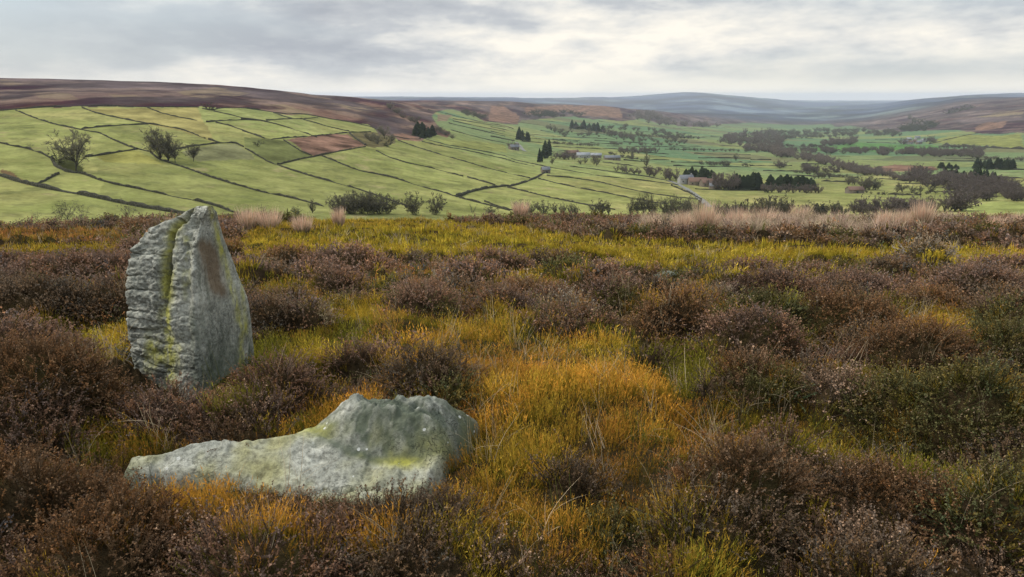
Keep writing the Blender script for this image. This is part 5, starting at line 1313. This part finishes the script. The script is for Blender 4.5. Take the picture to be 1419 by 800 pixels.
# ---- plant clumps as small leaf-sized faces
def nrmv(a): return a / (np.linalg.norm(a, axis=-1, keepdims=True) + 1e-9)
def proto_heather(R, ns, nl, ll, lw, nf):
    T, P, K = [], [], []
    for s in range(ns):
        a = R.uniform(0, 6.28); q = R.uniform(0, 1) ** 0.5
        base = np.array([cos(a) * q * 0.035, sin(a) * q * 0.035, -0.03]); L = R.uniform(0.12, 0.215)
        d = nrmv(np.array([cos(a) * q * 0.62, sin(a) * q * 0.62, 1.0]) + R.normal(0, 0.16, 3))
        bend = R.normal(0, 0.05, 3); bend[2] = 0
        f = lambda t: base + d * L * t + bend * t * t
        for k in range(2 if ll < 0.03 else 1):
            p0, p1 = f(k * .5), f(k * .5 + .5); sd = nrmv(np.cross(d, R.normal(0, 1, 3))) * 0.0022 * (ll / 0.013) ** 0.7
            T.append([p0 - sd, p0 + sd, p1]); P.append(0.0); K.append(0)
        for k in range(nl):
            t = 0.28 + 0.72 * (k + R.random()) / nl; p = f(t)
            e = nrmv(d * 0.85 + R.normal(0, 0.55, 3)) * ll * R.uniform(0.7, 1.3) * (1.1 - 0.4 * t)
            sd = nrmv(np.cross(e, R.normal(0, 1, 3))) * lw * 0.5
            T.append([p - sd, p + sd, p + e]); P.append(t); K.append(1)
        for k in range(nf):
            t = R.uniform(0.78, 1.05); p = f(t) + R.normal(0, 0.006, 3); e = R.normal(0, 1, 3); e = nrmv(e) * ll * 0.62; sd = nrmv(np.cross(e, R.normal(0, 1, 3))) * lw * 0.8
            T.append([p - sd, p + sd, p + e]); P.append(1.0); K.append(2)
    return np.array(T, np.float32), np.array(P, np.float32), np.array(K)
def proto_bilberry(R, ns, nl, ll, lw, w0):
    T, P, K = [], [], []
    for s in range(ns):
        a = R.uniform(0, 6.28); q = R.uniform(0, 1) ** 0.5
        base = np.array([cos(a) * q * 0.06, sin(a) * q * 0.06, -0.03]); L = R.uniform(0.10, 0.20)
        d = nrmv(np.array([cos(a) * q * 0.25, sin(a) * q * 0.25, 1.0]) + R.normal(0, 0.13, 3)); bend = R.normal(0, 0.022, 3)
        f = lambda t: base + d * L * t + bend * t * t
        sd = nrmv(np.cross(d, R.normal(0, 1, 3)))
        a0, a1, a2 = f(0), f(.6), f(1.0)
        T.append([a0 - sd * w0, a0 + sd * w0, a1 + sd * w0 * .8]); T.append([a0 - sd * w0, a1 + sd * w0 * .8, a1 - sd * w0 * .8]); T.append([a1 - sd * w0 * .8, a1 + sd * w0 * .8, a2])
        P += [0.15, 0.4, 0.85]; K += [1, 1, 1]
        for k in range(nl):
            t = R.uniform(0.35, 1.0); p = f(t); e = nrmv(d * 1.0 + R.normal(0, 0.35, 3)) * ll * R.uniform(.7, 1.3); s2 = nrmv(np.cross(e, R.normal(0, 1, 3))) * lw * .5
            T.append([p - s2, p + s2, p + e]); P.append(t); K.append(1)
    return np.array(T, np.float32), np.array(P, np.float32), np.array(K)
def proto_grass(R, nb, seg, w0, Lr):
    T, P, K = [], [], []
    for s in range(nb):
        a = R.uniform(0, 6.28); L = R.uniform(*Lr); lean = R.uniform(0.1, 0.9); base = np.array([R.normal(0, .03), R.normal(0, .03), -0.02])
        h = np.array([cos(a), sin(a), 0]); sd = np.array([-sin(a), cos(a), R.normal(0, .5)]) * w0
        ts = np.linspace(0, 1, seg + 1); pts = [base + h * L * lean * t ** 2 + np.array([0, 0, L * (t - 0.35 * lean * t * t)]) for t in ts]
        for k in range(seg):
            wa, wb = 1 - ts[k] * .9, 1 - ts[k + 1] * .9
            T.append([pts[k] - sd * wa, pts[k] + sd * wa, pts[k + 1] + sd * wb]); P.append(ts[k]); K.append(1)
            if k < seg - 1: T.append([pts[k] - sd * wa, pts[k + 1] + sd * wb, pts[k + 1] - sd * wb]); P.append(ts[k]); K.append(1)
    return np.array(T, np.float32), np.array(P, np.float32), np.array(K)
pr = np.random.default_rng(99)
LODS = [0, 4.6, 8.5, 16, 40]
PH = [[proto_heather(pr, 12, 24, .0135, .0062, 4) for _ in range(8)], [proto_heather(pr, 10, 11, .019, .0095, 2) for _ in range(6)], [proto_heather(pr, 8, 6, .030, .0150, 1) for _ in range(5)], [proto_heather(pr, 7, 4, .050, .024, 1) for _ in range(5)]]
PB = [[proto_bilberry(pr, 26, 6, .020, .0040, .0014) for _ in range(8)], [proto_bilberry(pr, 19, 3, .028, .0060, .0022) for _ in range(6)], [proto_bilberry(pr, 12, 1, .045, .013, .0048) for _ in range(5)], [proto_bilberry(pr, 10, 0, .05, .02, .0085) for _ in range(5)]]
PG = [[proto_grass(pr, 11, 5, .0015, (.14, .36)) for _ in range(8)], [proto_grass(pr, 10, 3, .002, (.14, .36)) for _ in range(6)], [proto_grass(pr, 9, 2, .004, (.16, .36)) for _ in range(5)], [proto_grass(pr, 8, 2, .007, (.2, .42)) for _ in range(5)]]

def instance(protos, pos, up, scale, A, B, Sx, Fl, fp, R):
    """copies of the clump shapes as one triangle soup with a colour per face"""
    outT, outC = [], []
    pick = R.integers(0, len(protos), len(pos))
    z = nrmv(up); yaw = R.uniform(0, 2 * pi, len(pos))
    ref = np.stack([np.cos(yaw), np.sin(yaw), 0 * yaw], 1)
    x = nrmv(ref - z * (ref * z).sum(1, keepdims=True)); y = np.cross(z, x)
    M = np.stack([x, y, z], 1) * scale[:, None, None]          # rows are axes
    for k, (T, P, K) in enumerate(protos):
        s = np.where(pick == k)[0]
        if not len(s): continue
        W = np.einsum('tvi,nij->ntvj', T.astype(np.float32), M[s].astype(np.float32)) + pos[s][:, None, None, :].astype(np.float32)
        n, t = len(s), len(T)
        rnd = R.random((n, t)).astype(np.float32)
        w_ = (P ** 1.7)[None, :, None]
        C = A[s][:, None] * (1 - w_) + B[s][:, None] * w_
        C = np.where((K == 0)[None, :, None], Sx[s][:, None], C)
        C = C * (0.72 + 0.56 * rnd[..., None])
        fl = (K == 2)[None] & (R.random((n, t)) < fp[s][:, None])
        C = np.where(fl[..., None], Fl[s][:, None] * (0.7 + 0.5 * rnd[..., None]), C)
        outT.append(W.reshape(-1, 3, 3)); outC.append(C.reshape(-1, 3).astype(np.float32))
    return np.concatenate(outT), np.concatenate(outC)

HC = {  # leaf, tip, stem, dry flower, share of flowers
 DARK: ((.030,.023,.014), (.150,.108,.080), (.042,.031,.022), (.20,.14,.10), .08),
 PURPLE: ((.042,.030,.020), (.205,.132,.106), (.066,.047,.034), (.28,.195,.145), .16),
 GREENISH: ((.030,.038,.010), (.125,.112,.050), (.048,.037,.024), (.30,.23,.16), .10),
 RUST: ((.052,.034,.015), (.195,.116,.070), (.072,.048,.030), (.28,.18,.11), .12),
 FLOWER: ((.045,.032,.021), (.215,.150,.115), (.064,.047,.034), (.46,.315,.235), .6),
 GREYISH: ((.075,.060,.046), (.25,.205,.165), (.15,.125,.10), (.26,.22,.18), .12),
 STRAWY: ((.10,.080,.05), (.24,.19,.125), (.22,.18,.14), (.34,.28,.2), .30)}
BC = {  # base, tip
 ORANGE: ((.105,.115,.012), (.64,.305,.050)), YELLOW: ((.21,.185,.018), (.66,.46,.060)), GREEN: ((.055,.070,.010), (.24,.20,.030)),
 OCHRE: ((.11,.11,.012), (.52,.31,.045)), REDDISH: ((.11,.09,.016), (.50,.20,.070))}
PALE = [(878,324),(895,302),(960,292),(1080,294),(1200,290),(1290,296),(1335,304),(1240,322),(1100,324),(1000,327)]
PINKB = [(1000,660),(1090,640),(1180,660),(1150,700),(1040,700)]
TANGLE = [(860,560),(930,580),(1000,630),(960,690),(900,690),(890,630)]

def rock_gap(x, y):
    """distance to the rocks for plants that stand on the eye's side of them"""
    d_ = np.full(len(x), 9.0); m = (np.abs(x + 1.2) < 1.8) & (y < 4.7)
    P_ = np.array(ROCK_POLY)[::4]
    a_ = np.sqrt(((x[m][:, None] - P_[None, :, 0]) ** 2 + (y[m][:, None] - P_[None, :, 1]) ** 2).min(1)); a_ = np.where(y[m] > 3.12, 9.0, a_)
    P_ = np.array(STONE_POLY)
    a_ = a_ + 0.17
    b_ = np.sqrt(((x[m][:, None] - P_[None, :, 0]) ** 2 + (y[m][:, None] - P_[None, :, 1]) ** 2).min(1)); b_ = np.where(y[m] > 4.75, 9.0, b_)
    d_[m] = np.minimum(a_, b_)
    return d_
bins = {}
def put(key, T, C): bins.setdefault(key, ([], []))[0].append(T); bins[key][1].append(C)
sr = np.random.default_rng(3)
SPACE_H = [0.064, 0.080, 0.115, 0.18]; SPACE_B = [0.058, 0.080, 0.120, 0.20]
for lod in range(4):
    ya, yb = LODS[lod], LODS[lod + 1]
    for fam in ('h', 'b', 'g'):
        sp_ = SPACE_H[lod] if fam == 'h' else SPACE_B[lod] if fam == 'b' else SPACE_H[lod]
        xm = 0.86 * min(yb, 36) + 1.0
        nx, ny = int(2 * xm / sp_), int((min(yb, 37) - max(ya, 1.5)) / sp_)
        gx_, gy_ = np.meshgrid(np.arange(nx), np.arange(ny), indexing='ij')
        x = (-xm + (gx_ + sr.uniform(0, 1, gx_.shape)) * sp_).ravel(); y = (max(ya, 1.5) + (gy_ + sr.uniform(0, 1, gy_.shape)) * sp_).ravel()
        k = np.abs(x) < 0.82 * y + 0.9
        x, y = x[k], y[k]
        # steep sides of the mounds carry as many plants per surface as the tops
        e = 0.05
        sl = np.hypot((bump_at(x + e, y)[0] - bump_at(x - e, y)[0]) / (2 * e), (bump_at(x, y + e)[0] - bump_at(x, y - e)[0]) / (2 * e))
        more = np.sqrt(1 + sl ** 2) - 1
        for rep in range(3):
            m = sr.random(len(more)) < more - rep
            x = np.concatenate([x, x[:len(more)][m] + sr.uniform(-.5, .5, m.sum()) * sp_]); y = np.concatenate([y, y[:len(more)][m] + sr.uniform(-.5, .5, m.sum()) * sp_])
        k = ~inpoly(x, y, STONE_POLY) & ~inpoly(x, y, ROCK_POLY)
        x, y = x[k], y[k]
        b, ix, iy = bump_at(x, y); z = moor_base(x, y) + b
        e = 0.05
        gxn = (bump_at(x + e, y)[0] - bump_at(x - e, y)[0]) / (2 * e); gyn = (bump_at(x, y + e)[0] - bump_at(x, y - e)[0]) / (2 * e)
        nrm = np.stack([-gxn, -gyn, np.ones(len(x))], 1); nrm = nrmv(nrm)
        bt = BT[ix, iy].astype(int); bi = BI[ix, iy].astype(int)
        zn = zone_at(x, y, z)
        d = np.hypot(x, y)
        near = 0.25 + 0.75 * sstep(0.02, 0.45, rock_gap(x, y))
        explicit = (bi >= 0) & (bi < 900)
        u, v = project(x, y, z + 0.1)
        nzA = fbm(x / 0.8, y / 0.8, seed=201, oct=3); nzB = fbm(x / 0.35, y / 0.35, seed=203, oct=2); nzC = fbm(x / 2.6, y / 2.6, seed=205, oct=3)
        # family of each spot
        isH = (zn == 0) | explicit
        isH &= ~((~explicit) & (zn == 0) & (nzA + 0.6 * nzC > 0.42))          # other plants come up through the heather
        isH &= ~((zn == 0) & (~explicit) & (b < 0.035) & (nzA > -0.22) & (d > 3.2))   # and fill the hollows between its cushions
        isH |= (zn > 0) & (~explicit) & (nzA < -0.62) & (d > 5)                # and scattered heather in the other zones
        pale = inpoly(u, v, PALE) & (nzC + .5 * nzA > -.12); tang = inpoly(u, v, TANGLE)
        R = np.random.default_rng(1000 + lod * 10 + ord(fam))
        if fam == 'h':
            s = np.where(isH & ~(pale & (R.random(len(x)) < .85)))[0]
            ty = np.where(explicit[s], bt[s], np.where((bt[s] >= 0) & (bt[s] < 7), bt[s], -1))
            rt = R.choice([DARK, PURPLE, GREENISH, RUST], len(s), p=[.25, .40, .15, .20]); ty = np.where(ty < 0, rt, ty)
            fl_ = R.random(len(s)); ty = np.where((fl_ < .04) & (d[s] < 6) & ~explicit[s], FLOWER, ty)
            tab = lambda q: np.array([HC[t][q] for t in range(7)])[ty] * np.array([1.04, 1.0, .86]) * 1.15
            var = np.exp(0.16 * R.normal(0, 1, len(s)) + 0.35 * nzC[s])[:, None] * np.array([1, 1, 1])
            warm = 1 + 0.14 * R.normal(0, 1, (len(s), 1)) * np.array([1, 0.2, -0.8])
            far_ = (0.95 + 0.30 * sstep(4.5, 9, d[s]))[:, None]
            A, B, Sx, Fl = [tab(q) for q in range(4)]; fp = np.array([HC[t][4] for t in range(7)])[ty]; fp = fp * np.where(R.random(len(s)) < .32, 2.4, .12)
            A = A * var * warm * far_; B = B * var * warm * far_
            up = np.array([0, 0, 1.0]) * 0.35 + nrm[s] * 0.9 + R.normal(0, .12, (len(s), 3))
            sc = R.uniform(0.75, 1.2, len(s)) * (1, 1.08, 1.3, 1.55)[lod] * np.where(explicit[s] | (b[s] > .05), .92, .60) * near[s]
            pos = np.stack([x[s], y[s], z[s] - 0.015], 1)
            th = np.array([bi[q] if bi[q] in THING else -1 for q in s])
            for g in np.unique(th):
                m = th == g
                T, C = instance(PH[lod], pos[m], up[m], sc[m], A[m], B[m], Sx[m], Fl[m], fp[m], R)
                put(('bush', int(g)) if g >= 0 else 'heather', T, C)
        elif fam == 'b':
            mixed = (~isH) | ((~explicit) & (R.random(len(x)) < .10)) | (explicit & np.isin(bt, [GREENISH]) & (R.random(len(x)) < .18))
            s = np.where(mixed & ~(pale & (R.random(len(x)) < .75)) & ~(tang & (R.random(len(x)) < .35)))[0]
            zz = zn[s].copy(); rz_ = R.choice([ORANGE, GREEN, OCHRE, REDDISH, YELLOW], len(s), p=[.26, .30, .26, .08, .10]); zz = np.where(zz == 0, rz_, zz)
            A = np.array([(0, 0, 0)] + [BC[t][0] for t in range(1, 6)])[zz]; B = np.array([(0, 0, 0)] + [BC[t][1] for t in range(1, 6)])[zz]
            g = np.clip(0.28 + 1.5 * nzA[s] + 0.4 * R.normal(0, 1, len(s)), 0, 1)[:, None] * 0.58
            B = B * (1 - g) + g * np.array([.34, .30, .035])
            rd = np.clip(-nzB[s] * 1.8 + 0.3 * R.normal(0, 1, len(s)), 0, 1)[:, None] * 0.55 * (zz == ORANGE)[:, None]
            B = B * (1 - rd) + rd * np.array([.46, .15, .045])
            var = np.exp(0.24 * R.normal(0, 1, (len(s), 1)) + 0.35 * nzC[s][:, None] + 0.25 * nzB[s][:, None])
            dim = np.where((zn[s] == 0), 0.92, 1.12)[:, None]; oc = (zz == YELLOW) & (nzB[s] + .5 * nzC[s] > .12); B = np.where(oc[:, None], np.array([.42, .26, .035]), B)
            A, B = A * var * dim, B * var * dim
            up = np.array([0, 0, 1.0]) * 0.8 + nrm[s] * 0.5 + R.normal(0, .12, (len(s), 3))
            sc = R.uniform(0.5, 1.15, len(s)) * (.80, .85, 1.0, 1.2)[lod] * (1 + .5 * np.clip(nzB[s], -.6, .6)) * near[s]
            pos = np.stack([x[s], y[s], z[s] - 0.01], 1)
            T, C = instance(PB[lod], pos, up, sc, A, B, A, B, np.zeros(len(s)), R)
            put('bilberry', T, C)
        else:
            dens = np.where(pale, 0.95, np.where(tang, .30, np.where((zn > 0) & ~explicit, .075, .02)))
            dens = dens * np.where(d > 12, 0.6 + 0.6 * pale, 1.0)
            s = np.where(R.random(len(x)) < dens)[0]
            straw = np.array([.58, .46, .30]); pink = np.array([.62, .44, .33]); grn = np.array([.14, .15, .03])
            pk = (R.random((len(s), 1)) < .5); base = np.where(pk, straw, np.where(pale[s][:, None], pink, straw * .85 + grn * .15))
            gm = (R.random((len(s), 1)) < np.where(pale[s], .06, .30)[:, None]); base = np.where(gm, grn, base) * np.exp(.2 * R.normal(0, 1, (len(s), 1)))
            up = np.array([0, 0, 1.0]) + R.normal(0, .22, (len(s), 3)); up[:, 2] = np.where(tang[s], R.uniform(.25, 1, len(s)), up[:, 2])
            pos = np.stack([x[s], y[s], z[s] + 0.0], 1)
            sc = R.uniform(.6, 1.1, len(s)) * np.where(pale[s], 1.5, 1.0)
            T, C = instance(PG[lod], pos, up, sc, base * .7, base, base, base, np.zeros(len(s)), R)
            put('dry_grass', T, C)
for key, (Ts, Cs) in bins.items():
    T = np.concatenate(Ts); C = np.concatenate(Cs)
    if isinstance(key, tuple):
        o_ = T.reshape(-1, 3).mean(0); o_[2] = T[..., 2].min()
        ob = tris_obj('heather_bush', T - o_, C, M_LEAF); ob.location = [float(q) for q in o_]
        tag(ob, THING[key[1]], 'heather bush')
    else:
        ob = tris_obj(key, T, C, M_LEAF)
        tag(ob, {'heather': 'brown heather covering the moor', 'bilberry': 'orange and green low shoots carpeting the moor', 'dry_grass': 'pale dry grass scattered through the moor'}[key], None, None, 'stuff')
    print(key, len(T))
del bins

# ---- straw tussocks along the edge of the moor
def tussock(u, v, hpx, wpx, label, green=0.3, seed=0):
    x, y = moor_hit(u, v, 0.05); x, y = float(x[0]), float(y[0]); d = math.hypot(x, y); z = float(moor_z(np.array([x]), np.array([y]))[0])
    h = 1.3 * hpx * d / F; w_ = wpx * d / F
    R = np.random.default_rng(seed + 500); n = 420
    a = R.uniform(0, 2 * pi, n); q = np.sqrt(R.random(n)); L = h * R.uniform(.55, 1.08, n)
    base = np.stack([np.cos(a) * q * w_ * .22, np.sin(a) * q * w_ * .22, np.full(n, -.03)], 1)
    tip = base + np.stack([np.cos(a) * q * w_ * .34 + R.normal(0, .04, n), np.sin(a) * q * w_ * .34 + R.normal(0, .04, n), L], 1)
    mid = base * .5 + tip * .5 + R.normal(0, .012, (n, 3)); sd = np.stack([-np.sin(a + R.normal(0, .8, n)), np.cos(a), 0 * a], 1) * 0.0075
    T = np.concatenate([np.stack([base - sd, base + sd, mid + sd * .7], 1), np.stack([base - sd, mid + sd * .7, mid - sd * .7], 1), np.stack([mid - sd * .7, mid + sd * .7, tip], 1)])
    straw = np.array([.72, .55, .39]) * R.uniform(.7, 1.25, (n, 1)); pk = R.random((n, 1)) < .4; straw = np.where(pk, straw * np.array([1.0, .86, .86]), straw)
    gr = np.where(R.random((n, 1)) < green, np.array([.10, .11, .03]), straw * .8)
    C = np.concatenate([gr, gr * .5 + straw * .5, straw])
    ob = tris_obj('straw_tussock', T, C, M_LEAF); ob.location = (x, y, z)
    tag(ob, label, 'grass tussock', 'straw coloured tussocks on the moor edge')
TU = [(345,318,24,34,'spreading pinkish straw tussock nearest the standing stone on the moor edge'),(374,318,26,38,'widest straw tussock, second from the standing stone'),(419,322,22,32,'straw tussock with a green foot, third from the standing stone'),(470,315,23,20,'narrow upright straw tussock below the long dark thicket'),
 (569,305,15,18,'small straw tussock in front of the round bare thickets'),(721,309,22,28,'single tall straw tussock in front of the low bush group'),(904,321,20,26,'straw tussock at the near end of the pale grass belt'),(946,323,27,34,'loose straw tussock in the pale grass belt below the dense dark thicket'),
 (978,326,35,44,'biggest straw tussock in the middle of the pale grass belt'),(1022,318,27,40,'pinkish straw tussock beyond the biggest one'),(1060,315,24,38,'straw tussock under the dense grove of trees'),(1108,312,20,34,'low straw tussock under the thin row of trees'),(1150,306,18,40,'broad low pinkish tussock on the skyline of the moor edge'),(1190,304,16,36,'low pinkish tussock under the pale brown copse'),
 (1221,322,25,22,'pale straw tussock, first of three close together'),(1250,324,27,26,'straw tussock with a dark green heart, middle of three close together'),(1275,325,27,30,'bushy straw tussock, last of three close together'),(1379,320,17,22,'small straw tussock alone in dark heather before the bright corner field'),(1411,315,16,30,'straw tussock at the very edge of the view on the moor rim')]
for i_, t_ in enumerate(TU): tussock(*t_, green=.75 if 'green' in t_[4] else .3, seed=i_)

# ---- dead branches, small stones
def dead_branch(u, v, hpx, label, seed, nst=5, wide=1.0, th=0.006, name='dead_branch', colr=(.36, .32, .28)):
    x, y = moor_hit(u, v, 0.03); x, y = float(x[0]), float(y[0]); d = math.hypot(x, y); z = float(moor_z(np.array([x]), np.array([y]))[0])
    R = np.random.default_rng(seed); h = hpx * d / F; m = MB()
    for s in range(nst):
        a = R.uniform(0, 2 * pi); p = np.array([R.normal(0, .02), R.normal(0, .02), -.02]); dr = nrmv(np.array([cos(a) * wide, sin(a) * wide * .6, R.uniform(.5, 1.2)]))
        pts = [p]
        for k in range(6):
            dr = nrmv(dr + R.normal(0, .28, 3)); pts.append(pts[-1] + dr * h * .22)
            if k in (2, 3, 4):
                d2 = nrmv(dr + R.normal(0, .6, 3)); b0 = pts[-1]; V, Q = tube([b0, b0 + d2 * h * .16, b0 + d2 * h * .28 + R.normal(0, .01, 3)], [th * .55, th * .4, th * .15], 5); m.add(V, Q)
        V, Q = tube(pts, np.linspace(th, th * .3, 7), 5); m.add(V, Q)
    o = m.build(name, plain_mat('bleached_wood', colr, tuple(c * .6 for c in colr), 30), None, True); o.location = (x, y, z)
    tag(o, label, 'dead branch')
dead_branch(160, 512, 34, 'bleached forked dead branch leaning at the foot of the standing stone', 3, 4, 1.2, .005)
dead_branch(1272, 364, 24, 'pale bleached branches sticking out of the grey dead heather mound', 9, 12, 1.5, .011)
dead_branch(1325, 562, 26, 'thin pale twig poking up in the dark green heather', 12, 2, .8, .003)
def small_stone(u, v, wpx, hpx, label, seed):
    x, y = moor_hit(u, v, 0.08); x, y = float(x[0]), float(y[0]); d = math.hypot(x, y); z = float(moor_z(np.array([x]), np.array([y]))[0])
    bm_ = 24; th = np.linspace(0, 2 * pi, 40, endpoint=False); ph = np.linspace(-.5 * pi, .5 * pi, bm_)
    P = np.stack([np.cos(ph)[:, None] * np.cos(th)[None], np.cos(ph)[:, None] * np.sin(th)[None], np.sin(ph)[:, None] + 0 * th[None]], -1)
    P = np.sign(P) * np.abs(P) ** .75
    P = P * (1 + .22 * fbm(P[..., 0] * 2 + seed, P[..., 1] * 2, P[..., 2] * 2, seed=seed, oct=4))[..., None] * np.array([wpx * d / F / 2, wpx * d / F / 3, hpx * d / F])
    i = np.arange(bm_ - 1)[:, None] * 40; j = np.arange(40)[None]; k = (j + 1) % 40
    o = mesh_np('half_buried_stone', P.reshape(-1, 3), np.stack([i + j, i + k, i + 40 + k, i + 40 + j], -1).reshape(-1, 4), M_STONE, floats={'algae_shade': np.full(P.shape[0] * P.shape[1], .6)}, smooth=True)
    o.location = (x, y, z + .13); o.rotation_euler = (0, -.10, .2); tag(o, label, 'stone')
small_stone(924, 387, 32, 4.2, 'pale stone half buried in heather near an orange patch', 5)
small_stone(536, 300, 18, 2.2, 'small whitish stone on the moor edge below the long dark thicket', 8)
